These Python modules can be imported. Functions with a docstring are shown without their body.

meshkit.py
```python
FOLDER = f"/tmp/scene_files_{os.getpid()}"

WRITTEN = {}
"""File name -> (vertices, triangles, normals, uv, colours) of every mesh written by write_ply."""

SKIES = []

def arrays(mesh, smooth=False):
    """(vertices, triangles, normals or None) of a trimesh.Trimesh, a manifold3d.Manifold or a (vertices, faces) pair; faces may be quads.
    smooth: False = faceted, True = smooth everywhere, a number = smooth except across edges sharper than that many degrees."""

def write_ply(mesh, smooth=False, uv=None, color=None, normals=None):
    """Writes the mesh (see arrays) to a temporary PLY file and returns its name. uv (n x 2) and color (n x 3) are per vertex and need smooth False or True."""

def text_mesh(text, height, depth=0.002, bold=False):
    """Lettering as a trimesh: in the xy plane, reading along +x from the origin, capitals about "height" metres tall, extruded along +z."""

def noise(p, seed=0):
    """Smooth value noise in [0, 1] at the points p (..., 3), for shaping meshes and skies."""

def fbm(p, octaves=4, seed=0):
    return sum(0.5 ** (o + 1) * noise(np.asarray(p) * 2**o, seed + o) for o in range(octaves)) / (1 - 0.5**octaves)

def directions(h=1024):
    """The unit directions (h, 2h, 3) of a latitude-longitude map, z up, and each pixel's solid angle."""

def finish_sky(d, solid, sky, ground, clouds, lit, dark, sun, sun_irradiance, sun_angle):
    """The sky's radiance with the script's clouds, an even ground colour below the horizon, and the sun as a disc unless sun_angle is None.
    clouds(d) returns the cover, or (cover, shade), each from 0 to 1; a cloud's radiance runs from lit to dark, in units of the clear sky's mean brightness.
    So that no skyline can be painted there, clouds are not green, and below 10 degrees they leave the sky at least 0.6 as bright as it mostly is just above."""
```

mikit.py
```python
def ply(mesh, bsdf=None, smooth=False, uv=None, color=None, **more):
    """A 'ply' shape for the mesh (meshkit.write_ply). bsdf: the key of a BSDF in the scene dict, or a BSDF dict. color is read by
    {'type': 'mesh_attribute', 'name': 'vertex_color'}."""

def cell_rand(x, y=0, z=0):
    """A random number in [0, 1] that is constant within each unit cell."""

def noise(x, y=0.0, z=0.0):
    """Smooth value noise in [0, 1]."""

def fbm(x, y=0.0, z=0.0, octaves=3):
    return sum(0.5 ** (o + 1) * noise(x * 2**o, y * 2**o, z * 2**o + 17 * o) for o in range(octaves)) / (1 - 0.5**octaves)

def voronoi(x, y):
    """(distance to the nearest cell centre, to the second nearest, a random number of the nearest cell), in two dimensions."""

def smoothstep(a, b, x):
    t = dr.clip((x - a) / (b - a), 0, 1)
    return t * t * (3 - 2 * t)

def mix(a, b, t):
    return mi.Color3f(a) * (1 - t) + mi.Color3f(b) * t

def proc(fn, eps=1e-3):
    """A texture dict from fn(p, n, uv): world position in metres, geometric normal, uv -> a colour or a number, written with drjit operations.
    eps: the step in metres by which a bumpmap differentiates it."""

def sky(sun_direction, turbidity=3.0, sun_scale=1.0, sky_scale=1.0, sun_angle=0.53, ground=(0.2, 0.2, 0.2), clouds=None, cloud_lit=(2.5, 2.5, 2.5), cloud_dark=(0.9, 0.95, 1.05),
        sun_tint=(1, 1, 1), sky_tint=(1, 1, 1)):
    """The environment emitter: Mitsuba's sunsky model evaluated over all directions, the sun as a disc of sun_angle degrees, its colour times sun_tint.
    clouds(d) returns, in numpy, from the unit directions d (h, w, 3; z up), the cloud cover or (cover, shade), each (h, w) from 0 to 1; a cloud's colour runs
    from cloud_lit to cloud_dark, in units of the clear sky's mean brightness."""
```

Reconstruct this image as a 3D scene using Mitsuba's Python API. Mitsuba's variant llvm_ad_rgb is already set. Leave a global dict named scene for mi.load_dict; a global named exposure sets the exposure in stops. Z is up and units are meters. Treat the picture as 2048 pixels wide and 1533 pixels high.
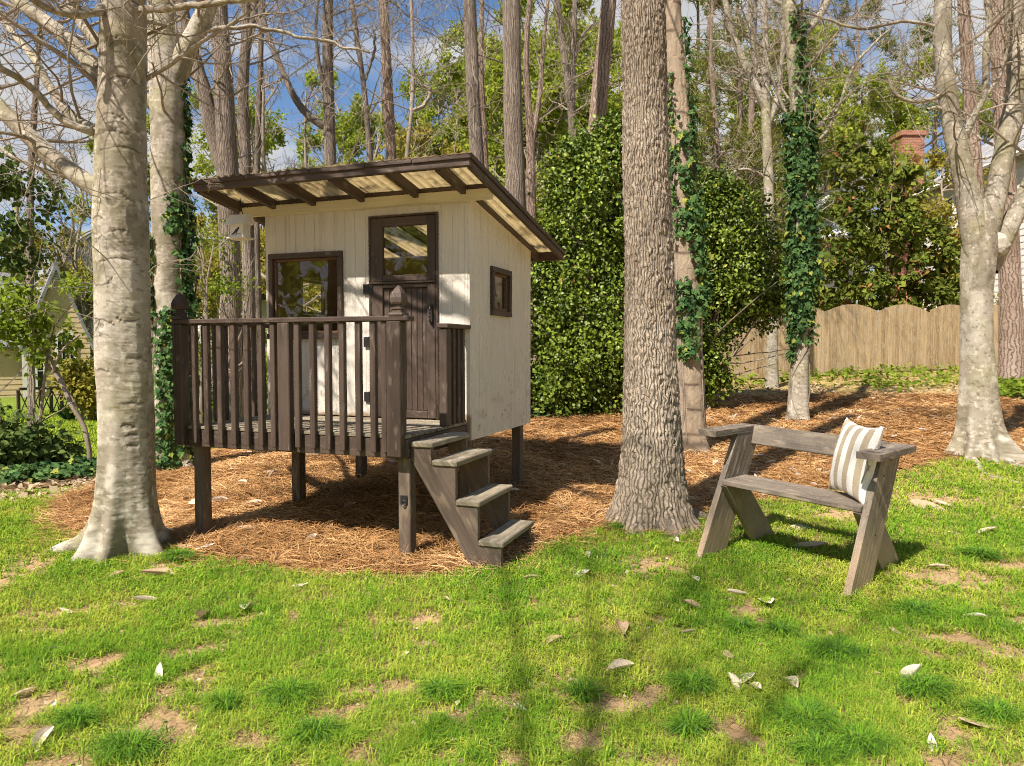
import math
import numpy as np
import trimesh
import drjit as dr
import mitsuba as mi
import mikit
import meshkit
from mikit import proc, ply, noise, fbm, voronoi, smoothstep, mix
from shapely.geometry import Polygon, box as sbox, Point
from shapely import affinity
import shapely

scene, labels = {'type': 'scene'}, {}
# ------------------------------------------------------------------ camera, sky, exposure
CX, CY, F, PITCH, H = 1024.0, 766.5, 1455.7, 0.047, 1.45
CAM = np.array([0, 0, H])
T4 = mi.ScalarTransform4f
scene['camera'] = {
    'type': 'perspective', 'fov': math.degrees(2 * math.atan(1024 / F)), 'fov_axis': 'x',
    'near_clip': 0.05, 'far_clip': 1000.0,
    'to_world': T4().look_at(origin=[0, 0, H], target=[0, math.cos(PITCH), H - math.sin(PITCH)], up=[0, 0, 1])}
SUN = (-0.61, -0.78, 1.18)


def clouds(d):
    el = d[..., 2]
    q = d * np.array([3.2, 3.2, 7.0]) + np.array([5.3, 1.7, 0.4])
    n = meshkit.fbm(q, 6, 3)
    cover = np.clip((n - 0.452 + 0.22 * np.clip(0.42 - el, -0.5, 1) ) / 0.13, 0, 1)
    cover = cover * cover * (3 - 2 * cover)
    shade = np.clip((meshkit.fbm(q * 1.6 + 9, 4, 8) - 0.42) * 2.2, 0, 1) * 0.6
    return cover * 0.95, shade


scene['sky'] = mikit.sky(SUN, turbidity=2.6, sky_scale=0.90, sky_tint=(0.95, 1.02, 1.12), sun_scale=1.5, ground=(0.2, 0.17, 0.1), clouds=clouds,
                         cloud_lit=(2.3, 2.3, 2.3), cloud_dark=(1.4, 1.45, 1.55), sun_tint=(0.93, 0.985, 1.14))
exposure = 2.0

rng = np.random.default_rng(7)


# ------------------------------------------------------------------ helpers: space
def sstep(a, b, x):
    t = np.clip((np.asarray(x, float) - a) / (b - a), 0, 1)
    return t * t * (3 - 2 * t)


def ground_h(x, y):
    x, y = np.asarray(x, float), np.asarray(y, float)
    s = -0.03 + 0.085 * sstep(-6, -0.5, x)
    q = 0.8 * np.log1p(np.exp(np.clip((y - 5.25) / 0.8, -40, 40)))
    q = np.minimum(q, 60)
    return s * q - 0.045


def bumps(x, y):
    p = np.stack([np.asarray(x, float), np.asarray(y, float), 0 * np.asarray(x, float)], -1)
    return 0.035 * (meshkit.fbm(p * 1.3, 3, 5) - 0.5)


def gh(x, y):
    return ground_h(x, y) + bumps(x, y)


def ray(px, py):
    a, b = (px - CX) / F, -(py - CY) / F
    c, s = math.cos(PITCH), math.sin(PITCH)
    return np.array([a, c + b * s, -s + b * c])


def at(px, py, Y=None):
    """The world point seen at a pixel of the 2048-wide photograph, at depth Y or on the ground."""
    d = ray(px, py)
    if Y is not None:
        return CAM + d * (Y / d[1])
    z = 0.0
    for _ in range(60):
        t = (z - H) / d[2]
        z = 0.5 * z + 0.5 * float(ground_h(d[0] * t, d[1] * t))
    return np.array([d[0] * t, d[1] * t, z])


YAW, A0 = 0.348, np.array([-0.715, 4.93, 0.0])
HU = np.array([math.cos(YAW), -math.sin(YAW), 0]); HV = np.array([math.sin(YAW), math.cos(YAW), 0])
HM = np.eye(4); HM[:3, 0], HM[:3, 1], HM[:3, 3] = HU, HV, A0


def hp(u, v, z):
    return A0 + u * HU + v * HV + np.array([0, 0, z])


# ------------------------------------------------------------------ helpers: scene entries
def numbered(name):
    if name not in scene and name not in labels and not any(k.startswith(name + '__') for k in scene):
        return name
    i = counts_.get(name, 0) + 1
    while f'{name}_{i:03d}' in scene or f'{name}_{i:03d}' in labels:
        i += 1
    counts_[name] = i
    return f'{name}_{i:03d}'


counts_ = {}


def thing(name, label, cat, group=None, kind=None):
    key = numbered(name)
    labels[key] = {'label': label, 'category': cat}
    if group:
        labels[key]['group'] = group
    if kind:
        labels[key]['kind'] = kind
    return key


def part(parent, name, mesh, bsdf, M=None, smooth=False, label=None, kind=None, uv=None):
    key = numbered(f'{parent}__{name}') if parent else name
    if isinstance(mesh, dict):
        d = dict(mesh)
    else:
        if uv is None and isinstance(mesh, tuple) and len(mesh) == 3:
            uv = mesh[2]
        if isinstance(mesh, tuple):
            mesh = (mesh[0], mesh[1])
        d = ply(mesh, bsdf, smooth=smooth, uv=uv)
    if M is not None:
        d['to_world'] = T4(np.asarray(M, float).tolist()) if isinstance(M, np.ndarray) else M
    scene[key] = d
    if label or kind:
        labels.setdefault(key, {})
        if label:
            labels[key]['label'] = label
        if kind:
            labels[key]['kind'] = kind
    return key


def join(meshes):
    """Joins (v, f, uv) triples."""
    at_, V, Fs, UV = 0, [], [], []
    for m in meshes:
        V.append(m[0]); Fs.append(np.asarray(m[1]) + at_); UV.append(m[2]); at_ += len(m[0])
    return np.vstack(V), np.vstack(Fs), np.vstack(UV)


# ------------------------------------------------------------------ helpers: boards
BEV = None


def board(x0, x1, y0, y1, z0, z1, bev=0.004, seed=None):
    """A chamfered board; uv = (metres along its longest axis, across) plus a random offset."""
    lo, hi = np.array([x0, y0, z0], float), np.array([x1, y1, z1], float)
    size = hi - lo
    b = min(bev, 0.3 * size.min())
    vs = []
    for i in range(8):
        s = np.array([(i >> k) & 1 for k in range(3)])
        c = np.where(s, hi, lo)
        inn = np.where(s, -b, b)
        for k in range(3):
            o = inn.copy(); o[k] = 0
            vs.append(c + o)
    vs = np.array(vs)
    return grain(vs, BOARD_FACES(), size, seed)


def grain(vs, fs, size=None, seed=None, axis=None, along=None):
    if along is not None:
        r = rng.uniform(0, 50, 2)
        d = np.asarray(along, float) / np.hypot(*along)
        return vs, fs, np.stack([vs[:, 0] * d[0] + vs[:, 1] * d[1] + r[0], vs[:, 0] * d[1] - vs[:, 1] * d[0] + vs[:, 2] * 0.93 + r[1]], 1)
    if size is None:
        size = vs.max(0) - vs.min(0)
    a = int(np.argmax(size)) if axis is None else axis
    o = [k for k in range(3) if k != a]
    r = np.random.default_rng(seed if seed is not None else rng.integers(1 << 30)).uniform(0, 50, 2)
    uv = np.stack([vs[:, a] + r[0], vs[:, o[0]] + vs[:, o[1]] * 0.93 + r[1]], 1)
    return vs, fs, uv


_bf = []


def BOARD_FACES():
    if not _bf:
        lo, hi, b = np.zeros(3), np.ones(3), 0.1
        vs = []
        for i in range(8):
            s = np.array([(i >> k) & 1 for k in range(3)])
            for k in range(3):
                o = np.where(s, -b, b); o[k] = 0
                vs.append(np.where(s, hi, lo) + o)
        h = trimesh.Trimesh(np.array(vs), process=False)
        hull = trimesh.convex.convex_hull(np.array(vs))
        idx = [int(np.argmin(np.abs(np.array(vs) - p).sum(1))) for p in hull.vertices]
        _bf.append(np.array(idx)[hull.faces])
    return _bf[0]


def prism(poly, t, M=None, axis=None, seed=None, along=None):
    """Shapely polygon (s, t) extruded by t along the third axis, as (v, f, uv)."""
    geoms = getattr(poly, 'geoms', [poly])
    ms = [trimesh.creation.extrude_polygon(g, t, engine='earcut') for g in geoms if g.area > 1e-7]
    m = trimesh.util.concatenate(ms)
    v, f = np.array(m.vertices), np.array(m.faces)
    v, f, uv = grain(v, f, axis=axis, seed=seed, along=along)
    if M is not None:
        v = v @ np.asarray(M)[:3, :3].T + np.asarray(M)[:3, 3]
        if np.linalg.det(np.asarray(M)[:3, :3]) < 0:
            f = f[:, ::-1]
    return v, f, uv


def frame_m(origin, ex, ey, ez):
    M = np.eye(4); M[:3, 0], M[:3, 1], M[:3, 2], M[:3, 3] = ex, ey, ez, origin
    return M


def lathe(profile, n=24, square=False):
    prof = np.array(profile, float)
    m = len(prof)
    if square:
        n = 4
    a = np.arange(n) * 2 * np.pi / n + (np.pi / 4 if square else 0)
    k = math.sqrt(2) if square else 1
    v = np.stack([np.outer(prof[:, 0] * k, np.cos(a)), np.outer(prof[:, 0] * k, np.sin(a)), np.outer(prof[:, 1], np.ones(n))], -1).reshape(-1, 3)
    f = []
    for i in range(m - 1):
        for j in range(n):
            p, q = i * n + j, i * n + (j + 1) % n
            f += [[p, q, q + n], [p, q + n, p + n]]
    f = [*f, *[[(m - 1) * n, (m - 1) * n + j, (m - 1) * n + j + 1] for j in range(1, n - 1)], *[[0, j + 1, j] for j in range(1, n - 1)]]
    v = np.asarray(v)
    return v, np.array(f), np.stack([v[:, 2], v[:, 0] + v[:, 1]], 1) + rng.uniform(0, 9, 2)


# ------------------------------------------------------------------ helpers: tubes, branches, leaves
def tubes(P, R, k):
    """Batch of tubes. P (N, n, 3), R (N, n), k sides. Returns (v, f, uv)."""
    P, R = np.asarray(P, float), np.asarray(R, float)
    N, n, _ = P.shape
    t = np.gradient(P, axis=1)
    t /= np.linalg.norm(t, axis=2, keepdims=True) + 1e-12
    mean = t.mean(1)
    ref = np.where(np.abs(mean[:, 2:3]) < 0.75, [[0, 0, 1.0]], [[1.0, 0, 0]])[:, None, :]
    X = np.cross(t, ref); X /= np.linalg.norm(X, axis=2, keepdims=True) + 1e-12
    Yv = np.cross(t, X)
    a = np.arange(k + 1) * 2 * np.pi / k
    v = P[:, :, None] + R[:, :, None, None] * (np.cos(a)[:, None] * X[:, :, None] + np.sin(a)[:, None] * Yv[:, :, None])
    ln = np.concatenate([np.zeros((N, 1)), np.cumsum(np.linalg.norm(np.diff(P, axis=1), axis=2), axis=1)], 1)
    uv = np.stack([np.broadcast_to(a * 1.0, (N, n, k + 1)) * R[:, :1, None].clip(0.02), np.broadcast_to((ln + np.arange(N)[:, None] * 3.7)[:, :, None], (N, n, k + 1))], -1)
    i, j = np.meshgrid(np.arange(n - 1), np.arange(k), indexing='ij')
    q = (i * (k + 1) + j).ravel()
    f = np.concatenate([np.stack([q, q + 1, q + k + 2], 1), np.stack([q, q + k + 2, q + k + 1], 1)])
    f = (f[None] + (np.arange(N) * n * (k + 1))[:, None, None]).reshape(-1, 3)
    return v.reshape(-1, 3), f, uv.reshape(-1, 2)


def spline(pts, n):
    pts = np.asarray(pts, float)
    from scipy.interpolate import PchipInterpolator, CubicSpline
    s = np.concatenate([[0], np.cumsum(np.linalg.norm(np.diff(pts[:, :3], axis=0), axis=1))])
    s /= s[-1]
    return (CubicSpline(s, pts, bc_type='natural') if len(pts) > 2 else PchipInterpolator(s, pts))(np.linspace(0, 1, n))


def limb(pts, radii, n=24, k=10, wob=0.02, seed=0):
    """One bent limb through the points, as (v, f, uv), with a lumpy outline."""
    r = np.random.default_rng(seed)
    P = spline(pts, n)
    R = np.interp(np.linspace(0, 1, n), np.linspace(0, 1, len(radii)), radii)
    P = P + wob * (meshkit.noise(np.stack([np.linspace(0, n / 4, n)] * 3, 1) + r.uniform(0, 90, (1, 3)) , 1)[:, None] - 0.5) * r.normal(size=3)
    v, f, uv = tubes(P[None], R[None], k)
    c = np.repeat(P, k + 1, axis=0)
    d = v - c
    v = c + d * (0.86 + 0.28 * meshkit.fbm(v / (3 * R.mean()), 2, 3))[:, None]
    v.reshape(n, k + 1, 3)[:, -1] = v.reshape(n, k + 1, 3)[:, 0]
    return v, f, uv


def grow(p, d, L, r, level, seed, n=6, spread=0.75, up=0.12, kids=(5, 4, 3), bend=0.25, ratio=0.6, rmin=0.004, first=0.25):
    """Random branching: list per level of (points (n, 3), radii (n))."""
    g = np.random.default_rng(seed)
    out = []
    stack = [(np.asarray(p, float), np.asarray(d, float) / np.linalg.norm(d), L, r, 0)]
    while stack:
        p, d, L, r, lv = stack.pop()
        pts, dirs = [p], [d]
        for _ in range(n - 1):
            d = d + g.normal(size=3) * bend * 0.5 + np.array([0, 0, up])
            d = d / np.linalg.norm(d)
            p = p + d * L / (n - 1)
            pts.append(p); dirs.append(d)
        pts = np.array(pts)
        out.append((pts, np.linspace(r, max(r * 0.35, rmin), n), lv))
        if lv < level:
            for _ in range(kids[min(lv, len(kids) - 1)]):
                s = g.uniform(first, 1.0)
                i = min(int(s * (n - 1)), n - 2)
                q = pts[i] + (pts[i + 1] - pts[i]) * (s * (n - 1) - i)
                a = np.cross(dirs[i], g.normal(size=3)); a /= np.linalg.norm(a)
                nd = dirs[i] * (1 - spread * 0.5) + a * spread
                stack.append((q, nd / np.linalg.norm(nd), L * ratio * g.uniform(0.7, 1.15) * (1.1 - 0.4 * s), max(r * (1 - 0.6 * s) * 0.6, rmin), lv + 1))
    return out


def branch_mesh(br, sides=(6, 4, 3, 3)):
    ms = []
    for lv in sorted({b[2] for b in br}):
        bs = [b for b in br if b[2] == lv]
        ms.append(tubes(np.array([b[0] for b in bs]), np.array([b[1] for b in bs]), sides[min(lv, 3)]))
    return join(ms)


def unit(a):
    return a / (np.linalg.norm(a, axis=-1, keepdims=True) + 1e-12)


# leaf outlines: (along, across, up), triangles
LEAF4 = (np.array([[0, 0, 0], [0.45, 0.5, 0.10], [1, 0, -0.05], [0.45, -0.5, 0.10]]), np.array([[0, 2, 1], [0, 3, 2]]))
LEAF6 = (np.array([[0, 0, 0], [0.3, 0.42, 0.12], [0.7, 0.36, 0.06], [1, 0, -0.12], [0.7, -0.36, 0.06], [0.3, -0.42, 0.12], [0.5, 0, 0.0]]),
         np.array([[0, 6, 1], [1, 6, 2], [2, 6, 3], [3, 6, 4], [4, 6, 5], [5, 6, 0]]))
IVY = (np.array([[0, 0, 0], [-0.12, 0.42, 0.05], [0.35, 0.30, 0.08], [0.42, 0.52, 0.0], [0.62, 0.22, 0.06], [1, 0, -0.04], [0.62, -0.22, 0.06], [0.42, -0.52, 0.0], [0.35, -0.30, 0.08], [-0.12, -0.42, 0.05]]),
       np.array([[0, 2, 1], [0, 4, 2], [2, 4, 3], [0, 5, 4], [0, 6, 5], [0, 8, 6], [8, 7, 6], [0, 9, 8]]))
TRI = (np.array([[0, 0.25, 0], [1, 0, 0], [0, -0.25, 0]]), np.array([[0, 2, 1]]))


def leaves(pos, ax, nr, ln, wd, shape, g, curl=1.0):
    """N leaves as one mesh: pos (N,3), axis, normal, length (N), width/length. uv = (random per leaf, along)."""
    pos, ax, nr = np.asarray(pos), unit(np.asarray(ax)), np.asarray(nr)
    side = unit(np.cross(nr, ax)); nr = np.cross(ax, side)
    tv, tf = shape
    ln = np.broadcast_to(ln, len(pos))[:, None, None]
    v = pos[:, None] + ln * (tv[None, :, 0:1] * ax[:, None] + tv[None, :, 1:2] * wd * side[:, None] + curl * tv[None, :, 2:3] * nr[:, None])
    f = (tf[None] + (np.arange(len(pos)) * len(tv))[:, None, None]).reshape(-1, 3)
    uv = np.stack([np.broadcast_to(g.random(len(pos))[:, None], v.shape[:2]), np.broadcast_to(tv[None, :, 0], v.shape[:2])], -1)
    return v.reshape(-1, 3), f, uv.reshape(-1, 2)


def sphere_dirs(g, n):
    return unit(g.normal(size=(n, 3)))

# ------------------------------------------------------------------ materials
def bsdf(key, color, rough=0.7, spec=0.3, bump=None, bscale=0.002, two=True, **more):
    d = {'type': 'principled', 'base_color': color, 'roughness': rough, 'specular': spec, **more}
    if two:
        d = {'type': 'twosided', 'bsdf': d}
    if bump is not None:
        d = {'type': 'bumpmap', 'scale': bscale, 'map': bump, 'bsdf': d}
    scene[key] = d
    return key


def rgb(*c):
    return {'type': 'rgb', 'value': list(c)}


def wood(a, b, c=None, streak=34.0, wear=0.0):
    """Long grain along uv.x, from colour a to b, with knots of dirt; c is the worn colour."""
    def fn(p, n, uv):
        w = 0.05 * fbm(uv.x * 1.5, uv.y * 6, 5.0, 2)
        g = fbm(uv.x * 1.6, (uv.y + w) * streak * 2.0, 0.0, 3)
        fine = noise(uv.x * 9, uv.y * streak * 9, 2.0)
        blot = fbm(uv.x * 4.0 + 5, uv.y * 7.0, 3.0, 3)
        tone = noise(uv.x * 0.15, uv.y * 1.6, 11.0)
        col = mix(a, b, dr.clip(0.5 + 0.9 * (g - 0.5) + 0.35 * (fine - 0.5) + 0.7 * (blot - 0.5) + 0.7 * (tone - 0.5), 0, 1))
        if c is not None:
            k = smoothstep(0.62 - wear, 0.85 - wear, fbm(uv.x * 9, uv.y * 34, 9.0, 3))
            col = mix(col, c, k * 0.8)
        return col
    return fn


def grain_bump(f=40.0, k=1.0):
    def fn(p, n, uv):
        return k * fbm(uv.x * 4, uv.y * f, 0.0, 3)
    return fn


B_GRAIN = proc(grain_bump(80.0))
bsdf('m_brown', proc(wood((0.050, 0.035, 0.028), (0.092, 0.067, 0.052), (0.15, 0.125, 0.10), wear=-0.03)), 0.55, 0.35, B_GRAIN, 0.0022)
bsdf('m_post', proc(wood((0.085, 0.064, 0.050), (0.165, 0.130, 0.100), (0.21, 0.17, 0.12), wear=0.08)), 0.75, 0.25, B_GRAIN, 0.0022)
bsdf('m_tread', proc(wood((0.11, 0.092, 0.066), (0.25, 0.22, 0.16), (0.34, 0.31, 0.23), wear=0.06)), 0.8, 0.25, B_GRAIN, 0.003)
bench_wood = wood((0.095, 0.080, 0.066), (0.205, 0.178, 0.145), (0.28, 0.24, 0.18), wear=0.06)


def bench_color(p, n, uv):
    """Weathered wood, its feet splashed with dry clay."""
    d = smoothstep(0.50, 0.0, p.z + 0.25 * (fbm(uv.x * 5, uv.y * 9, 4.0, 3) - 0.5))
    speck = smoothstep(0.62, 0.72, noise(uv.x * 60, uv.y * 60, 3.0))
    return mix(bench_wood(p, n, uv), (0.37, 0.275, 0.175), dr.clip(d * 0.75 + 0.12 * speck, 0, 1))


bsdf('m_bench', proc(bench_color), 0.65, 0.3, B_GRAIN, 0.0022)
bsdf('m_inner', proc(wood((0.10, 0.055, 0.028), (0.19, 0.11, 0.06), streak=22.0)), 0.75, 0.25)
bsdf('m_fence', proc(wood((0.29, 0.205, 0.11), (0.58, 0.45, 0.27), (0.46, 0.39, 0.28), streak=26.0, wear=0.1)), 0.8, 0.2)


def cream(p, n, uv):
    q = p.x * float(HU[0]) + p.y * float(HU[1])
    r = p.x * float(HV[0]) + p.y * float(HV[1])
    g = fbm(uv.x * 6, uv.y * 90, 0.0, 3)
    col = mix((0.60, 0.57, 0.50), (0.69, 0.665, 0.60), g)
    dirt = smoothstep(0.55, 0.8, fbm(q * 4 + r * 4, p.z * 9, r * 3, 3)) * smoothstep(1.35, 0.75, p.z)
    spot = smoothstep(0.80, 0.86, noise((q + r) * 22, p.z * 26, r * 5)) * smoothstep(1.5, 0.9, p.z) * 0.8
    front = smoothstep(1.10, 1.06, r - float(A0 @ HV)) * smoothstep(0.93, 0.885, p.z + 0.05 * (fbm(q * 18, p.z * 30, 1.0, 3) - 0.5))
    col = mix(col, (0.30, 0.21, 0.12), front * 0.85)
    drip = smoothstep(0.60, 0.78, fbm((q + r) * 30, p.z * 1.6, 6.0, 3))
    col = mix(col, (0.42, 0.37, 0.27), drip * 0.35)
    return mix(col, (0.26, 0.2, 0.13), dr.clip(0.5 * dirt + spot * 0.6, 0, 1))


bsdf('m_cream', proc(cream), 0.7, 0.25, B_GRAIN, 0.0018)


bsdf('m_trim', proc(wood((0.54, 0.50, 0.345), (0.64, 0.60, 0.43), streak=40.0)), 0.7, 0.25)


def corr(p, n, uv):
    d = smoothstep(0.42, 0.72, fbm(p.x * 9, p.y * 5, 0.0, 4))
    s = 0.5 + 0.5 * dr.cos(uv.x * (2 * math.pi / 0.0757)) * fbm(uv.x * 8, uv.y * 3, 2.0, 2) * 1.6
    return mix((0.60, 0.475, 0.235), (0.15, 0.11, 0.05), dr.clip(0.6 * d + 0.55 * s - 0.1, 0, 1))


def thin(key, color, rough=0.45, trans=0.6, eta=1.4):
    scene[key] = {'type': 'principledthin', 'base_color': color, 'roughness': rough, 'diff_trans': trans, 'eta': eta}
    return key


thin('m_corrugated', proc(corr), 0.4, 1.05)
scene['m_glass'] = {'type': 'thindielectric', 'int_ior': 1.5}
bsdf('m_iron', rgb(0.02, 0.02, 0.022), 0.4, 0.5)
bsdf('m_white', proc(lambda p, n, uv: mix((0.66, 0.66, 0.63), (0.78, 0.78, 0.76), fbm(p.x * 14, p.y * 14, p.z * 14, 2))), 0.5, 0.3)
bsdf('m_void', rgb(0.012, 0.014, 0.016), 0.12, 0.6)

# beech bark: pale, smooth, with wrinkles and the eye-shaped scars of lost limbs
EYES = [(-0.07, 3.58, 0.07, 0.045, 1), (0.0, 3.31, 0.15, 0.05, 1), (-0.08, 3.06, 0.11, 0.05, 0), (-0.05, 2.95, 0.12, 0.02, 0), (0.0, 2.84, 0.16, 0.035, 0), (-0.05, 2.50, 0.15, 0.07, 1), (-0.15, 2.36, 0.06, 0.02, 0),
        (-0.02, 2.27, 0.07, 0.015, 0), (-0.02, 2.06, 0.14, 0.06, 0), (-0.14, 1.92, 0.10, -0.05, 0), (-0.12, 1.63, 0.08, 0.05, 1), (0.03, 1.66, 0.08, -0.03, 0), (0.03, 1.06, 0.07, 0.02, 0), (0.01, 0.90, 0.045, 0.015, 0),
        (0.03, 0.84, 0.04, 0.012, 0), (0.02, 0.76, 0.05, 0.012, 0), (0.03, 3.86, 0.1, 0.04, 0), (-0.12, 1.30, 0.05, 0.01, 0), (0.06, 1.38, 0.06, 0.012, 0)]


def eye_mask(a, z, lib, wob):
    """Brow-shaped creases over old branch scars, some with a knot beneath."""
    m = 0 * z
    for (a0, z0, w, h, knot) in EYES:
        u = (a - a0) / w
        inside = lib.maximum(0, 1 - u * u)
        t = lib.maximum(0, 1 - lib.abs(z + 0.03 * (wob - 0.5) - (z0 - 0.5 * h + h * inside)) / (0.005 + 0.006 * inside)) * lib.minimum(1, inside * 3)
        m = lib.maximum(m, t)
        if knot:
            e = lib.maximum(0, 1 - (u * u * 14 + ((z - z0 + 0.35 * h) / (0.5 * h)) ** 2))
            m = lib.maximum(m, lib.minimum(1, e * 1.6) * (0.35 + 0.6 * wob))
    return m


class _NP:
    maximum, minimum, abs = staticmethod(np.maximum), staticmethod(np.minimum), staticmethod(np.abs)


class _DR:
    maximum, minimum, abs = staticmethod(dr.maximum), staticmethod(dr.minimum), staticmethod(dr.abs)


def beech_color(p, n, uv):
    big = fbm(uv.x * 3 + p.z * 0.2, uv.y * 1.6, 3.0, 3)
    ring = fbm(uv.x * 5, uv.y * 22 + 2.0 * noise(uv.x * 6, uv.y * 3, 1.0), 7.0, 4)
    col = mix((0.235, 0.205, 0.150), (0.44, 0.41, 0.345), dr.clip(big * 1.7 - 0.35, 0, 1))
    col = mix(col, (0.17, 0.135, 0.09), smoothstep(0.58, 0.85, ring) * 0.38)
    dash = smoothstep(0.70, 0.80, noise(uv.x * 13, uv.y * 75, 4.0))
    col = mix(col, (0.13, 0.10, 0.07), dash * 0.16)
    col = mix(col, (0.27, 0.26, 0.14), smoothstep(0.48, 0.75, fbm(uv.x * 4 + 20, uv.y * 2.5, 1.0, 3)) * 0.6)
    col = mix(col, (0.58, 0.55, 0.46), smoothstep(0.60, 0.74, fbm(uv.x * 30 + uv.y * 6, uv.y * 26 - uv.x * 5, 9.0, 3)) * 0.5)
    col = mix(col, (0.10, 0.08, 0.055), smoothstep(0.62, 0.76, fbm(uv.x * 24 + 7, uv.y * 36 + uv.x * 7, 2.0, 3)) * 0.5)
    col = mix(col, (0.15, 0.135, 0.085), smoothstep(0.52, 0.70, fbm(uv.x * 7 + 3, uv.y * 4.5, 12.0, 4)) * 0.55)
    pale = smoothstep(0.50, 0.80, fbm(uv.x * 13, uv.y * 10, 5.0, 4)) * smoothstep(2.2, 0.3, p.z)
    return mix(col, (0.58, 0.56, 0.48), pale * 0.75)


def beech_scarred(p, n, uv):
    return mix(beech_color(p, n, uv), (0.07, 0.055, 0.04), dr.clip(eye_mask(uv.x, uv.y, _DR, fbm(uv.x * 22, uv.y * 22, 3.0, 2)), 0, 1) * 0.8)


def beech_bump(p, n, uv):
    return 0.35 * fbm(uv.x * 7, uv.y * 44, 7.0, 3) + 0.25 * fbm(uv.x * 40, uv.y * 40, 2.0, 2) + 0.5 * fbm(uv.x * 14, uv.y * 14, 1.0, 2)


B_BEECH = proc(beech_bump)
bsdf('m_beech_scarred', proc(beech_scarred), 0.75, 0.2, B_BEECH, 0.010, two=False)
bsdf('m_beech', proc(beech_color), 0.75, 0.2, B_BEECH, 0.010, two=False)


def fissure(uv, fx, fy):
    """Long ragged plates: 1 on a plate's face, 0 in the furrow between plates."""
    w = 1.3 * (fbm(uv.x * fx * 0.5, uv.y * fy * 0.9, 4.0, 3) - 0.5)
    x = uv.x * fx + w * 1.6
    k = dr.floor(x)
    y = uv.y * fy + 7.0 * mikit.cell_rand(k, 3.0) + 0.8 * (noise(uv.x * fx * 2, uv.y * fy * 2, 6.0) - 0.5)
    fx_, fy_ = x - k, y - dr.floor(y)
    side = dr.minimum(fx_, 1 - fx_)
    end = dr.minimum(fy_, 1 - fy_)
    e = smoothstep(0.04, 0.30, side) * smoothstep(0.0, 0.10, end + 0.10 * noise(uv.x * fx * 3, uv.y * fy * 5, 1.0) - 0.03)
    return e, mikit.cell_rand(k, dr.floor(y), 2.0)


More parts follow.
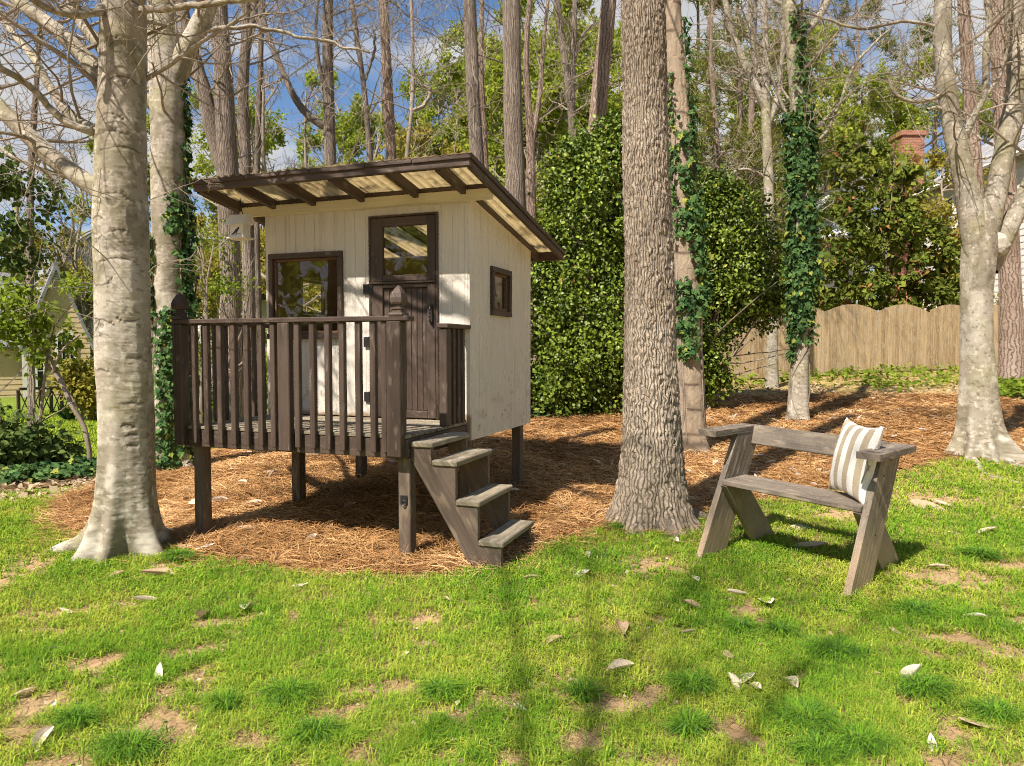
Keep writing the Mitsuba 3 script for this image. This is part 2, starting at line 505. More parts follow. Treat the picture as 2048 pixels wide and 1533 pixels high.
def bark(fx, fy, dark, mid, light):
    def fn(p, n, uv):
        e, c = fissure(uv, fx, fy)
        col = mix(mid, light, dr.clip(0.35 * c + 1.3 * (fbm(uv.x * 3.5, uv.y * 1.6, 2.0, 3) - 0.33) + 0.5 * (fbm(uv.x * fx * 2.0, uv.y * fy * 2.5, 8.0, 2) - 0.5), 0, 1))
        return mix(dark, col, dr.clip(e * 0.85 + 0.15 + 0.3 * (fbm(uv.x * fx, uv.y * fy, 3.0, 2) - 0.5), 0, 1))

    def bump(p, n, uv):
        e, c = fissure(uv, fx, fy)
        return e * (0.7 + 0.3 * c) + 0.4 * fbm(uv.x * fx * 2.0, uv.y * fy * 3, 0.0, 2)
    return proc(fn), proc(bump)


c_, b_ = bark(52.0, 15.0, (0.085, 0.066, 0.048), (0.245, 0.205, 0.155), (0.45, 0.39, 0.31))
bsdf('m_oak', c_, 0.9, 0.15, b_, 0.007, two=False)
c_, b_ = bark(40.0, 5.0, (0.085, 0.068, 0.055), (0.20, 0.165, 0.135), (0.38, 0.33, 0.275))
bsdf('m_greybark', c_, 0.9, 0.15, b_, 0.010, two=False)
c_, b_ = bark(17.0, 7.0, (0.115, 0.075, 0.05), (0.25, 0.185, 0.145), (0.42, 0.345, 0.29))
bsdf('m_pinebark', c_, 0.9, 0.15, b_, 0.010, two=False)


def ringed(p, n, uv):
    """Old ringed bark: rows of small holes and ridges round the trunk."""
    z = uv.y * 3.1 + 0.5 * fbm(uv.x * 3, uv.y * 0.7, 2.0, 2)
    k = z - dr.floor(z)
    r = smoothstep(0.10, 0.0, dr.abs(k - 0.5)) * smoothstep(0.35, 0.55, noise(uv.x * 16, dr.floor(z), 5.0))
    col = mix((0.235, 0.185, 0.13), (0.41, 0.335, 0.25), fbm(uv.x * 26, uv.y * 12, 1.0, 3))
    return mix(col, (0.10, 0.075, 0.055), r * 0.85)


bsdf('m_ringed', proc(ringed), 0.9, 0.15, b_, 0.005, two=False)
bsdf('m_twig', proc(lambda p, n, uv: mix((0.15, 0.12, 0.09), (0.40, 0.35, 0.28), fbm(p.x * 1.7, p.y * 1.7, p.z * 1.7, 3))), 0.85, 0.2, two=False)


def leaf_color(a, b, c=None, ct=0.93):
    def fn(p, n, uv):
        col = mix(a, b, uv.x)
        return col if c is None else mix(col, c, smoothstep(ct, ct + 0.02, uv.x))
    return proc(fn)


bsdf('m_laurel', leaf_color((0.026, 0.066, 0.007), (0.22, 0.30, 0.026), (0.34, 0.21, 0.08), 0.985), 0.42, 0.40)
thin('m_ivy', leaf_color((0.030, 0.080, 0.034), (0.13, 0.23, 0.07), (0.30, 0.33, 0.07), 0.93), 0.36, 0.3, 1.5)
thin('m_magnolia', leaf_color((0.06, 0.10, 0.020), (0.26, 0.30, 0.05), (0.36, 0.19, 0.07), 0.95), 0.32, 0.4, 1.5)
thin('m_spring', leaf_color((0.20, 0.29, 0.035), (0.46, 0.50, 0.08)), 0.5, 0.9)
thin('m_yellow', leaf_color((0.28, 0.27, 0.045), (0.44, 0.38, 0.08)), 0.5, 0.9)
thin('m_bright', leaf_color((0.13, 0.22, 0.025), (0.30, 0.38, 0.05)), 0.4, 0.8, 1.45)
thin('m_holly', leaf_color((0.05, 0.09, 0.028), (0.15, 0.21, 0.06)), 0.28, 0.3, 1.5)
thin('m_needle', leaf_color((0.10, 0.14, 0.03), (0.28, 0.30, 0.07), (0.38, 0.22, 0.08), 0.92), 0.5, 0.5)
thin('m_litter', leaf_color((0.24, 0.16, 0.08), (0.62, 0.52, 0.36)), 0.7, 0.3)
thin('m_dry', leaf_color((0.46, 0.33, 0.20), (0.88, 0.82, 0.72)), 0.7, 0.35)


def grass_color(p, n, uv):
    a = mix((0.43, 0.51, 0.070), (0.18, 0.36, 0.030), smoothstep(0.0, 0.6, uv.x))
    a = mix(a, (0.075, 0.18, 0.035), smoothstep(0.65, 1.0, uv.x))
    a = mix(a, (0.34, 0.31, 0.09), smoothstep(0.35, -0.05, uv.y) * 0.7)
    return mix(a, mix((0.13, 0.09, 0.04), (0.44, 0.35, 0.17), uv.y), smoothstep(1.05, 1.2, uv.x))


thin('m_grass', proc(grass_color), 0.42, 0.5, 1.45)


def straw_color(p, n, uv):
    a = mix((0.20, 0.105, 0.04), (0.64, 0.375, 0.15), uv.x)
    return mix(a, (0.70, 0.48, 0.24), smoothstep(0.7, 1.0, uv.x))


bsdf('m_straw', proc(straw_color), 0.7, 0.25)


def soil(p, n, uv):
    d = mix((0.28, 0.185, 0.095), (0.41, 0.295, 0.165), fbm(p.x * 2.6, p.y * 2.6, 0.0, 4))
    d = mix(d, (0.20, 0.125, 0.07), smoothstep(0.55, 0.80, fbm(p.x * 40, p.y * 40, 1.0, 3)) * 0.6)
    litter = mix((0.22, 0.14, 0.06), (0.30, 0.25, 0.10), fbm(p.x * 5, p.y * 5, 2.0, 4))
    green = mix((0.09, 0.13, 0.02), (0.17, 0.23, 0.035), fbm(p.x * 1.5, p.y * 1.5, 4.0, 3))
    far = smoothstep(9.0, 12.0, p.y)
    d = mix(d, litter, far)
    return mix(d, green, far * smoothstep(-3.5, -5.5, p.x))


bsdf('m_soil', proc(soil), 0.95, 0.1, proc(lambda p, n, uv: fbm(p.x * 22, p.y * 22, 0.0, 4)), 0.02, two=False)
bsdf('m_strawbed', proc(lambda p, n, uv: mix((0.11, 0.052, 0.02), (0.30, 0.155, 0.06), fbm(p.x * 14, p.y * 22, 0.0, 4))), 0.9, 0.1,
     proc(lambda p, n, uv: fbm(p.x * 14, p.y * 22, 0.0, 4)), 0.03, two=False)

# neighbours' houses
bsdf('m_tan_siding', rgb(0.56, 0.45, 0.27), 0.7, 0.2)
bsdf('m_grey_siding', rgb(0.60, 0.61, 0.61), 0.7, 0.2)
bsdf('m_roof', proc(lambda p, n, uv: mix((0.16, 0.165, 0.175), (0.27, 0.275, 0.285), noise(p.x * 5 + p.y * 5, p.z * 9, 1.0))), 0.9, 0.1)
bsdf('m_darkroof', proc(lambda p, n, uv: mix((0.06, 0.06, 0.065), (0.12, 0.12, 0.125), noise(p.x * 6 + p.y * 3, p.z * 10, 1.0))), 0.9, 0.1)


def brick(p, n, uv):
    x = p.x * 4.4; z = p.z * 13.0
    row = dr.floor(z)
    xx = x + 0.5 * (row - 2 * dr.floor(row / 2))
    fx, fz = xx - dr.floor(xx), z - row
    m = smoothstep(0.0, 0.05, dr.minimum(fx, 1 - fx)) * smoothstep(0.0, 0.14, dr.minimum(fz, 1 - fz))
    col = mix((0.23, 0.085, 0.05), (0.36, 0.15, 0.09), mikit.cell_rand(dr.floor(xx), row))
    return mix((0.42, 0.37, 0.31), col, m)


bsdf('m_brick', proc(brick), 0.9, 0.1)
bsdf('m_linen', rgb(0.42, 0.38, 0.28), 0.9, 0.1)


def stripes(p, n, uv):
    k = uv.x * 8.0
    s = smoothstep(0.46, 0.50, dr.abs((k * 0.5 - dr.floor(k * 0.5)) - 0.5) * 2)
    weave = 0.93 + 0.07 * noise(uv.x * 260, uv.y * 260)
    return mix((0.46, 0.395, 0.29), (0.80, 0.79, 0.76), s) * weave


bsdf('m_stripe', proc(stripes), 0.9, 0.1, proc(lambda p, n, uv: noise(uv.x * 260, uv.y * 260)), 0.0006)
# ------------------------------------------------------------------ the setting: ground, straw bed, grass
STRAW_PX = [(95, 1050), (160, 1075), (250, 1078), (325, 1090), (400, 1116), (480, 1126), (560, 1140), (650, 1147), (720, 1152), (800, 1158), (880, 1156), (950, 1145), (1005, 1138), (1080, 1100),
            (1130, 1080), (1190, 1062), (1240, 1058), (1330, 1070), (1385, 1050), (1420, 1030), (1520, 1004), (1640, 990), (1740, 965), (1830, 938), (1900, 918), (1980, 914),
            (2060, 940), (2200, 900), (2200, 830), (1960, 790), (1750, 790), (1640, 790), (1450, 795), (1250, 818), (1060, 842), (800, 862), (560, 885), (420, 905), (330, 930), (190, 975), (110, 1000)]
STRAW = Polygon([at(*q)[:2] for q in STRAW_PX]).buffer(0)


def in_straw(x, y):
    return shapely.contains_xy(STRAW, x, y)


def straw_h(x, y):
    d = shapely.distance(shapely.points(np.ravel(x), np.ravel(y)), STRAW.boundary).reshape(np.shape(x))
    return gh(x, y) + np.minimum(d * 0.22, 0.03) - 0.004


def axis_grid(lo, hi, a, b, fine, g):
    mid = list(np.arange(a, b, fine))
    up, s = [mid[-1]], fine
    while up[-1] < hi:
        s *= g; up.append(up[-1] + s)
    dn, s = [mid[0]], fine
    while dn[-1] > lo:
        s *= g; dn.append(dn[-1] - s)
    return np.array(dn[:0:-1] + mid + up[1:])


gx, gy = axis_grid(-220, 220, -6, 8, 0.16, 1.14), axis_grid(-60, 320, 1.5, 13, 0.16, 1.14)
XX, YY = np.meshgrid(gx, gy)
gv = np.stack([XX, YY, gh(XX, YY)], -1).reshape(-1, 3)
i_, j_ = np.meshgrid(np.arange(len(gy) - 1), np.arange(len(gx) - 1), indexing='ij')
q_ = (i_ * len(gx) + j_).ravel()
gf = np.concatenate([np.stack([q_, q_ + 1, q_ + len(gx) + 1], 1), np.stack([q_, q_ + len(gx) + 1, q_ + len(gx)], 1)])
thing('ground', 'bare brown soil and leaf litter of the sloping yard', 'ground', kind='structure')
part(None, 'ground', (gv, gf), 'm_soil', smooth=True)

bx, by = STRAW.bounds[0::2], STRAW.bounds[1::2]
sx, sy = np.arange(bx[0], bx[1], 0.09), np.arange(by[0], by[1], 0.09)
XX, YY = np.meshgrid(sx, sy)
ok = in_straw(XX, YY)
sv = np.stack([XX, YY, straw_h(XX, YY)], -1).reshape(-1, 3)
i_, j_ = np.meshgrid(np.arange(len(sy) - 1), np.arange(len(sx) - 1), indexing='ij')
q_ = (i_ * len(sx) + j_).ravel(); o_ = ok.ravel()
q_ = q_[o_[q_] & o_[q_ + 1] & o_[q_ + len(sx)] & o_[q_ + len(sx) + 1]]
sf = np.concatenate([np.stack([q_, q_ + 1, q_ + len(sx) + 1], 1), np.stack([q_, q_ + len(sx) + 1, q_ + len(sx)], 1)])
thing('mulch_bed', 'reddish brown pine straw bed under the playhouse and trees', 'mulch', kind='structure')
part(None, 'mulch_bed', (sv, sf), 'm_strawbed', smooth=True)


def needles(n, seed):
    g = np.random.default_rng(seed)
    x, y = g.uniform(*bx, n * 5), g.uniform(*by, n * 5)
    k = in_straw(x + g.normal(0, 0.08, len(x)) * g.random(len(x)), y + g.normal(0, 0.30, len(x)) * g.random(len(x)) ** 3) & (g.random(len(x)) < np.clip((5.6 / np.maximum(y, 4.5)) ** 2.2, 0, 1)) & (np.abs(x) < 0.78 * y + 0.3)
    x, y = x[k][:n], y[k][:n]
    n = len(x)
    a = 6.28 * meshkit.noise(np.stack([x * 2.2, y * 2.2, 0 * x], 1), 4) * 2 + g.normal(0, 0.9, n)
    L = g.uniform(0.10, 0.24, n)
    sc = np.clip(y / 5.5, 0.8, 2.2)
    d = np.stack([np.cos(a), np.sin(a), g.normal(0.03, 0.13, n)], 1)
    s = np.stack([-np.sin(a), np.cos(a), g.normal(0, 0.5, n)], 1)
    z = straw_h(x, y) + np.abs(g.normal(0, 0.016, n)) + 0.004
    z += 0.03 * np.maximum(0, meshkit.noise(np.stack([x * 3.1, y * 3.1, 0 * x], 1), 9) - 0.5)
    p0 = np.stack([x, y, z], 1)
    cv = g.normal(0, 0.16, n)[:, None]
    w = (0.0017 * sc)[:, None]
    p1 = p0 + d * (L * 0.5)[:, None] + s * cv * L[:, None] * 0.4 + [0, 0, 0.006]
    p2 = p0 + d * L[:, None]
    v = np.stack([p0 - s * w, p0 + s * w, p1 - s * w, p1 + s * w, p2], 1)
    f = np.array([[0, 1, 3], [0, 3, 2], [2, 3, 4]])[None] + (np.arange(n) * 5)[:, None, None]
    uv = np.repeat(np.stack([np.clip(g.random(n) * 0.85 + 1.1 * (meshkit.fbm(np.stack([x * 1.3, y * 1.3, 0 * x], 1), 3, 13) - 0.45), 0, 1), g.random(n)], 1)[:, None], 5, 1)
    return v.reshape(-1, 3), f.reshape(-1, 3), uv.reshape(-1, 2)


thing('pine_straw', 'loose rust brown pine needles lying in tangles on the bed', 'pine straw', kind='stuff')
part(None, 'pine_straw', needles(125000, 11), 'm_straw')

DIRT_PX = [(1305, 1133, 60, 22), (1890, 1165, 110, 26), (760, 1385, 55, 18), (650, 1440, 60, 20), (990, 1412, 60, 24), (1195, 1425, 60, 18), (330, 1440, 70, 24), (60, 1420, 70, 24), (15, 1150, 60, 40),
           (400, 1355, 40, 12), (1245, 1415, 45, 20), (1160, 1490, 60, 20), (1990, 1300, 60, 20), (180, 1330, 70, 16), (850, 1290, 30, 10), (500, 1480, 50, 20), (1290, 1385, 40, 14), (2010, 1135, 60, 14),
           (930, 1440, 40, 20), (700, 1385, 40, 12), (240, 1480, 50, 14), (1350, 1480, 40, 12), (1680, 1030, 60, 10), (1860, 1000, 80, 12), (345, 1130, 60, 14)]
DIRT = []
for (px, py, rx, ry) in DIRT_PX:
    c = at(px, py)
    DIRT.append((c[0], c[1], abs(at(px + rx, py)[0] - c[0]), abs(at(px, py - ry)[1] - c[1])))
TUFT_PX = [(575, 1405, 50), (255, 1510, 70), (1165, 1400, 30), (1385, 1385, 45), (1610, 1450, 75), (1670, 1312, 70), (1850, 1390, 60), (1720, 1500, 60), (630, 1480, 40), (1990, 1440, 50), (1560, 1270, 25),
           (880, 1400, 30), (1960, 1120, 40), (230, 1105, 25), (355, 1120, 30), (1250, 1060, 30), (1300, 1050, 30), (1480, 1265, 22), (1830, 1230, 45), (150, 1455, 35), (1640, 1520, 50), (1375, 1470, 40), (450, 1420, 24)]
TUFTS = [(*at(px, py)[:2], r * at(px, py)[1] / F) for (px, py, r) in TUFT_PX]


def lawn_density(x, y):
    p = np.stack([x, y, 0 * x], 1)
    n = meshkit.fbm(p * 3.6, 4, 21)
    n2 = meshkit.fbm(p * 9.0, 2, 31)
    wear = 0.345 + 0.085 * sstep(3.9, 2.6, y) + 0.05 * sstep(2.0, 3.5, x) * sstep(5.5, 4, y) + 0.05 * sstep(-0.9, -2.2, x) * sstep(4.4, 3.4, y) - 0.14 * sstep(4.0, 4.8, y)
    d = sstep(wear - 0.10, wear + 0.13, 0.5 * n + 0.5 * n2)
    for (cx, cy, rx, ry) in DIRT:
        e = np.sqrt(((x - cx) / rx) ** 2 + ((y - cy) / ry) ** 2) + 0.9 * (n2 - 0.5)
        d = d * (0.10 + 0.90 * sstep(0.45, 1.5, e + 0.5 * (n - 0.5)))
    return d


LAWN_BACK = Polygon([at(*q)[:2] for q in ((-200, 1000), (60, 985), (190, 975), (1500, 1005), (1740, 960), (1850, 925), (1960, 905), (2100, 905), (2400, 960), (2400, 1900), (-400, 1900))])


def grass_blades(n, seed):
    g = np.random.default_rng(seed)
    m = int(n * 3.4)
    y = 1.95 * np.exp(g.random(m) * math.log(9.5 / 1.95))
    x = (g.random(m) * 2 - 1) * (0.76 * y + 0.3)
    jx, jy = x + g.normal(0, 0.03, m), y + g.normal(0, 0.03, m)
    k = shapely.contains_xy(LAWN_BACK, jx, jy) & ~in_straw(jx, jy)
    x, y = x[k], y[k]
    den = lawn_density(x, y)
    tf = np.zeros(len(x))
    for (cx, cy, r) in TUFTS:
        tf = np.maximum(tf, np.exp(-(((x - cx) / r) ** 2 + ((y - cy) / (r * 0.8)) ** 2) * 2.2))
    k = g.random(len(x)) < np.maximum(0.02 + 0.98 * den, np.where(tf > 0.25, 1.0, 0))
    x, y, den, tf = x[k][:n], y[k][:n], den[k][:n], tf[k][:n]
    n = len(x)
    p = np.stack([x, y, 0 * x], 1)
    lush = meshkit.fbm(p * 1.8, 3, 51)
    clump = meshkit.noise(p * 16.0, 77)
    tall = np.where(tf > 0.25, tf, 0)
    hgt = (0.018 + 0.040 * g.random(n) ** 1.6 + 0.020 * np.clip(lush - 0.35, 0, 1) * 2 + 0.022 * clump ** 2) * (0.55 + 0.45 * den) + tall * 0.01 * g.random(n)
    a = g.random(n) * 2 * np.pi
    lean = g.uniform(0.25, 1.25, n) + 0.2 * tall
    w = g.uniform(0.0008, 0.0019, n) * np.clip(y / 3.0, 0.9, 3.0)
    tone = np.clip(0.46 * g.random(n) + 1.15 * (lush - 0.42) + 0.25 * (clump - 0.5) + 0.10 * sstep(3.6, 5, y) * sstep(-1.2, 0.2, x) * sstep(2.6, 1.5, x) + 0.30 * tall, 0, 1)
    ms = [(x, y, hgt, a, lean, w, tone)]
    # coarse tufts: rosettes of broader blades fanning outwards
    c = g.choice(n, int(n * 0.026), p=np.clip(1.25 - den, 0.15, 1) / np.clip(1.25 - den, 0.15, 1).sum())
    k = 11
    cx, cy = np.repeat(x[c], k), np.repeat(y[c], k)
    rr = g.normal(0, 0.012, (2, len(cx)))
    sz = np.repeat(g.uniform(0.6, 1.35, len(c)), k)
    ct = np.repeat(np.clip(g.normal(0.2, 0.28, len(c)), 0, 1), k)
    ms.append((cx + rr[0], cy + rr[1], sz * g.uniform(0.025, 0.06, len(cx)), g.random(len(cx)) * 6.283, g.uniform(0.4, 2.0, len(cx)), g.uniform(0.0014, 0.0028, len(cx)) * np.clip(cy / 3.0, 0.9, 3.0), np.clip(ct + 0.15 * g.normal(size=len(cx)), 0, 1)))
    # tall dark tufts
    for (cx, cy, r) in TUFTS:
        m = int(5200 * r)
        j = g.normal(0, 1, (2, m)) * [[r * 0.48], [r * 0.36]] * (0.4 + 0.6 * g.random(m))
        tx, ty = cx + j[0], cy + j[1]
        ms.append((tx, ty, g.uniform(0.045, 0.105, m), np.arctan2(j[1], j[0]) + g.normal(0, 1.0, m), g.uniform(0.3, 1.7, m), g.uniform(0.0012, 0.0024, m) * np.clip(ty / 3.0, 0.9, 3.0), np.clip(g.normal(0.80, 0.17, m), 0.3, 1)))
    # dead thatch lying flat
    m = int(n * 0.30)
    i = g.integers(n, size=m)
    ms.append((x[i] + g.normal(0, 0.05, m), y[i] + g.normal(0, 0.05, m), g.uniform(0.012, 0.030, m), g.random(m) * 6.283, g.uniform(2.0, 5.0, m), g.uniform(0.0010, 0.0020, m) * np.clip(y[i] / 3.0, 0.9, 3.0), np.full(m, 1.3)))
    x, y, hgt, a, lean, w, tone = (np.concatenate(z) for z in zip(*ms))
    n = len(x); w = w[:, None]
    d = np.stack([np.cos(a), np.sin(a), 0 * a], 1); s = np.stack([-np.sin(a), np.cos(a), 0 * a], 1)
    p0 = np.stack([x, y, gh(x, y) - 0.004], 1)
    up = np.array([0, 0, 1.0])
    p1 = p0 + up * (hgt * 0.66)[:, None] + d * (hgt * lean * 0.34)[:, None]
    p2 = p0 + up * (hgt * np.clip(1.08 - 0.40 * lean, 0.25, 1))[:, None] + d * (hgt * lean)[:, None]
    v = np.stack([p0 - s * w, p0 + s * w, p1 - s * w * 0.85, p1 + s * w * 0.85, p2], 1)
    f = np.array([[0, 1, 3], [0, 3, 2], [2, 3, 4]])[None] + (np.arange(n) * 5)[:, None, None]
    vy = np.where((tone > 1.1)[:, None], g.random(n)[:, None], np.array([0, 0, 0.6, 0.6, 1.0])[None])
    uv = np.stack([np.repeat(tone[:, None], 5, 1), vy], -1)
    return v.reshape(-1, 3), f.reshape(-1, 3), uv.reshape(-1, 2)


thing('grass', 'bright spring green thin grass with bare dirt patches', 'grass', kind='stuff')
part(None, 'grass', grass_blades(250000, 5), 'm_grass')


def side_lawn(n, seed):
    """The neighbour's mown lawn beyond the left trees."""
    g = np.random.default_rng(seed)
    y = g.uniform(10.5, 24, n); x = -y * g.uniform(0.30, 0.72, n)
    k = ~in_straw(x, y); x, y = x[k], y[k]; n = len(x)
    a = g.random(n) * 6.28
    p0 = np.stack([x, y, gh(x, y) - 0.01], 1)
    h = g.uniform(0.05, 0.10, n)[:, None]
    s = np.stack([np.cos(a), np.sin(a), 0 * a], 1) * 0.02
    v = np.stack([p0 - s, p0 + s, p0 + [0, 0, 1] * h + np.stack([-np.sin(a), np.cos(a), 0 * a], 1) * h * 0.5], 1)
    uv = np.stack([np.repeat((g.random(n) * 0.4)[:, None], 3, 1), np.broadcast_to([0.3, 0.3, 1.0], (n, 3))], -1)
    return v.reshape(-1, 3), np.arange(3 * n).reshape(-1, 3), uv.reshape(-1, 2)


thing('side_lawn', 'smooth bright green lawn of the house on the left', 'grass', kind='stuff')
part(None, 'side_lawn', side_lawn(60000, 6), 'm_grass')
# ------------------------------------------------------------------ the playhouse (house coordinates: u right, v away, z up)
PH = thing('playhouse', 'cream and dark brown raised wooden playhouse with railed deck, steps and sloping corrugated roof', 'playhouse')


def hpart(name, mesh, m, **k):
    return part(PH, name, mesh, m, M=HM, **k)


def sub(parent, name, mesh, m, **k):
    return part(parent, name, mesh, m, M=HM, **k)


def gz(u, v):
    p = hp(u, v, 0)
    return float(straw_h(np.array([p[0]]), np.array([p[1]]))[0])


ROOF_S = 0.16


def roof_z(v):
    return 2.845 - ROOF_S * (np.asarray(v) - 0.5)


WIN = sbox(-1.885, 1.58, -1.205, 2.25)
DOOR = sbox(-0.885, 0.80, -0.27, 2.56)
SIDEWIN = sbox(1.54, 1.79, 1.93, 2.12)
FRONT = sbox(-1.96, 0.872, 0.0, 2.69)
SIDE = Polygon([(1.05, 0.70), (2.60, 0.70), (2.60, 2.43), (1.05, 2.678)])
BACK = sbox(-1.96, 0.70, 0.0, 2.43)


def wall(name, poly, holes, origin, ex, ez, thick=0.03, step=0.1016, inner=True):
    """A sided wall: backing sheet, grooved siding boards in front, brown lining behind."""
    body = poly
    for h in holes:
        body = body.difference(h)
    ey = np.array([0, 0, 1.0]); ex, ez = np.array(ex, float), np.array(ez, float); origin = np.array(origin, float)
    w = hpart(name, prism(body, thick, frame_m(origin - ez * thick, ex, ey, ez), axis=1), 'm_cream')
    x0, y0, x1, y1 = poly.bounds
    n = int(math.ceil((x1 - x0) / step - 0.2))
    for i in range(n):
        a, b = x0 + i * step, (x1 if i == n - 1 else x0 + (i + 1) * step)
        strip = body.intersection(sbox(a + (0.0013 if i else 0), y0 - 1, b - (0.0013 if i < n - 1 else 0), y1 + 1))
        for piece in getattr(strip, 'geoms', [strip]):
            if piece.area < 1e-4:
                continue
            sub(w, 'siding_board', prism(piece, 0.0045, frame_m(origin, ex, ey, ez), axis=1, seed=100 + i + len(name)), 'm_cream')
    if inner:
        sub(w, 'lining', prism(body.buffer(-0.012, join_style=2), 0.008, frame_m(origin - ez * (thick + 0.010), ex, ey, ez), axis=1), 'm_inner')
    return w


wall('front_wall', FRONT, [WIN, DOOR], (0, 1.05, 0), (1, 0, 0), (0, -1, 0))
wall('right_wall', SIDE, [SIDEWIN], (0.012, 0, 0), (0, 1, 0), (1, 0, 0))
wall('left_wall', Polygon([(-x, y) for x, y in SIDE.exterior.coords]), [sbox(-1.93, 1.79, -1.54, 2.12)], (-1.972, 0, 0), (0, -1, 0), (-1, 0, 0))
wall('back_wall', affinity.scale(BACK, -1, 1, origin=(0, 0)), [], (0, 2.60, 0), (-1, 0, 0), (0, 1, 0))
hpart('trim_board', board(-2.205, 0.224, 0.985, 1.038, 2.632, 2.714), 'm_trim', label='cream trim board under the front roof overhang')
hpart('blocking', board(-2.20, 0.215, 1.005, 1.036, 2.716, 2.757), 'm_brown')

# window in the front wall
w = hpart('front_window', join([board(-1.925, -1.165, 1.012, 1.05, 2.245, 2.292), board(-1.925, -1.882, 1.012, 1.05, 1.585, 2.244), board(-1.207, -1.165, 1.012, 1.05, 1.585, 2.244), board(-1.935, -1.155, 0.995, 1.05, 1.535, 1.583)]), 'm_brown',
          label='wide brown framed front window')
sub(w, 'sash', join([board(-1.881, -1.862, 1.04, 1.07, 1.585, 2.243), board(-1.228, -1.209, 1.04, 1.07, 1.585, 2.243), board(-1.861, -1.229, 1.04, 1.07, 2.222, 2.243), board(-1.861, -1.229, 1.04, 1.07, 1.585, 1.606)]), 'm_inner')
sub(w, 'pane', (np.array([[-1.861, 1.056, 1.607], [-1.229, 1.056, 1.607], [-1.229, 1.056, 2.221], [-1.861, 1.056, 2.221]]), np.array([[0, 1, 2], [0, 2, 3]])), 'm_glass')
for (x, name, lab) in ((0.012, 'side_window', 'small brown framed window in the shaded right wall'), (-1.972, 'left_window', None)):
    o = 1 if x > -1 else -1
    xa, xb = sorted((x, x + 0.034 * o))
    w = hpart(name, join([board(xa, xb, 1.495, 1.975, 2.118, 2.165), board(xa, xb, 1.495, 1.975, 1.742, 1.789), board(xa, xb, 1.495, 1.542, 1.790, 2.117), board(xa, xb, 1.928, 1.975, 1.790, 2.117)]), 'm_brown', label=lab)
    xs = sorted((x - 0.02 * o, x + 0.006 * o))
    sub(w, 'sash', join([board(*xs, 1.543, 1.565, 1.79, 2.117), board(*xs, 1.905, 1.927, 1.79, 2.117), board(*xs, 1.566, 1.904, 2.095, 2.117), board(*xs, 1.566, 1.904, 1.79, 1.812)]), 'm_inner')
    xp = x - 0.008 * o
    sub(w, 'pane', (np.array([[xp, 1.565, 1.812], [xp, 1.905, 1.812], [xp, 1.905, 2.095], [xp, 1.565, 2.095]]), np.array([[0, 1, 2], [0, 2, 3]])), 'm_glass')

# dutch door
hpart('door_jamb', join([board(-0.903, -0.884, 1.022, 1.08, 0.862, 2.566), board(-0.276, -0.257, 1.022, 1.08, 0.862, 2.566), board(-0.883, -0.277, 1.022, 1.08, 2.549, 2.566)]), 'm_brown')
d = hpart('upper_door', join([board(-0.88, -0.771, 1.02, 1.062, 2.013, 2.543), board(-0.351, -0.28, 1.02, 1.062, 2.013, 2.543), board(-0.770, -0.352, 1.02, 1.062, 2.471, 2.543), board(-0.770, -0.352, 1.02, 1.062, 2.013, 2.064)]), 'm_brown',
          label='brown upper half of the door with a large open pane')
sub(d, 'pane', (np.array([[-0.77, 1.05, 2.064], [-0.352, 1.05, 2.064], [-0.352, 1.05, 2.471], [-0.77, 1.05, 2.471]]), np.array([[0, 1, 2], [0, 2, 3]])), 'm_glass')
d = hpart('lower_door', join([board(-0.88, -0.771, 1.024, 1.064, 0.872, 1.99), board(-0.354, -0.28, 1.024, 1.064, 0.872, 1.99), board(-0.770, -0.355, 1.024, 1.064, 1.958, 1.99), board(-0.770, -0.355, 1.024, 1.064, 0.872, 0.934)]), 'm_brown',
          label='brown lower half of the door with vertical grooved planks')
for i in range(8):
    a = -0.770 + i * 0.0519
    sub(d, 'plank', board(a + 0.0018, a + 0.0501, 1.046, 1.060, 0.936, 1.956, 0.003), 'm_brown')
sub(d, 'ledge', board(-0.885, -0.276, 1.008, 1.06, 1.993, 2.010), 'm_brown')
hd = limb([(-0.31, 1.024, 1.80), (-0.31, 0.985, 1.785), (-0.31, 0.980, 1.73), (-0.31, 0.985, 1.675), (-0.31, 1.024, 1.66)], [0.009, 0.009], 16, 8, 0)
sub(d, 'handle', join([hd, board(-0.326, -0.294, 1.018, 1.024, 1.645, 1.815)]), 'm_iron', smooth=True, label='black iron pull handle')
for z in (1.955, 1.508, 1.040):
    hx = join([board(-0.958, -0.906, 1.020, 1.032, z - 0.042, z + 0.042), board(-0.90, -0.862, 1.016, 1.023, z - 0.045, z + 0.045), tubes(np.array([[[-0.903, 1.018, z - 0.045], [-0.903, 1.018, z], [-0.903, 1.018, z + 0.045]]]), np.full((1, 3), 0.006), 8)])
    sub(d, 'hinge', hx, 'm_iron', label=None)

# roof
r = hpart('roof', board(-2.25, 0.265, 0.478, 0.52, 2.763, 2.842, 0.006), 'm_brown', label='low sloping roof of translucent corrugated sheets on dark rafters')


def shear(m, s=ROOF_S, v0=0.5):
    v = np.array(m[0]); v[:, 2] -= s * (v[:, 1] - v0)
    return v, m[1], m[2]


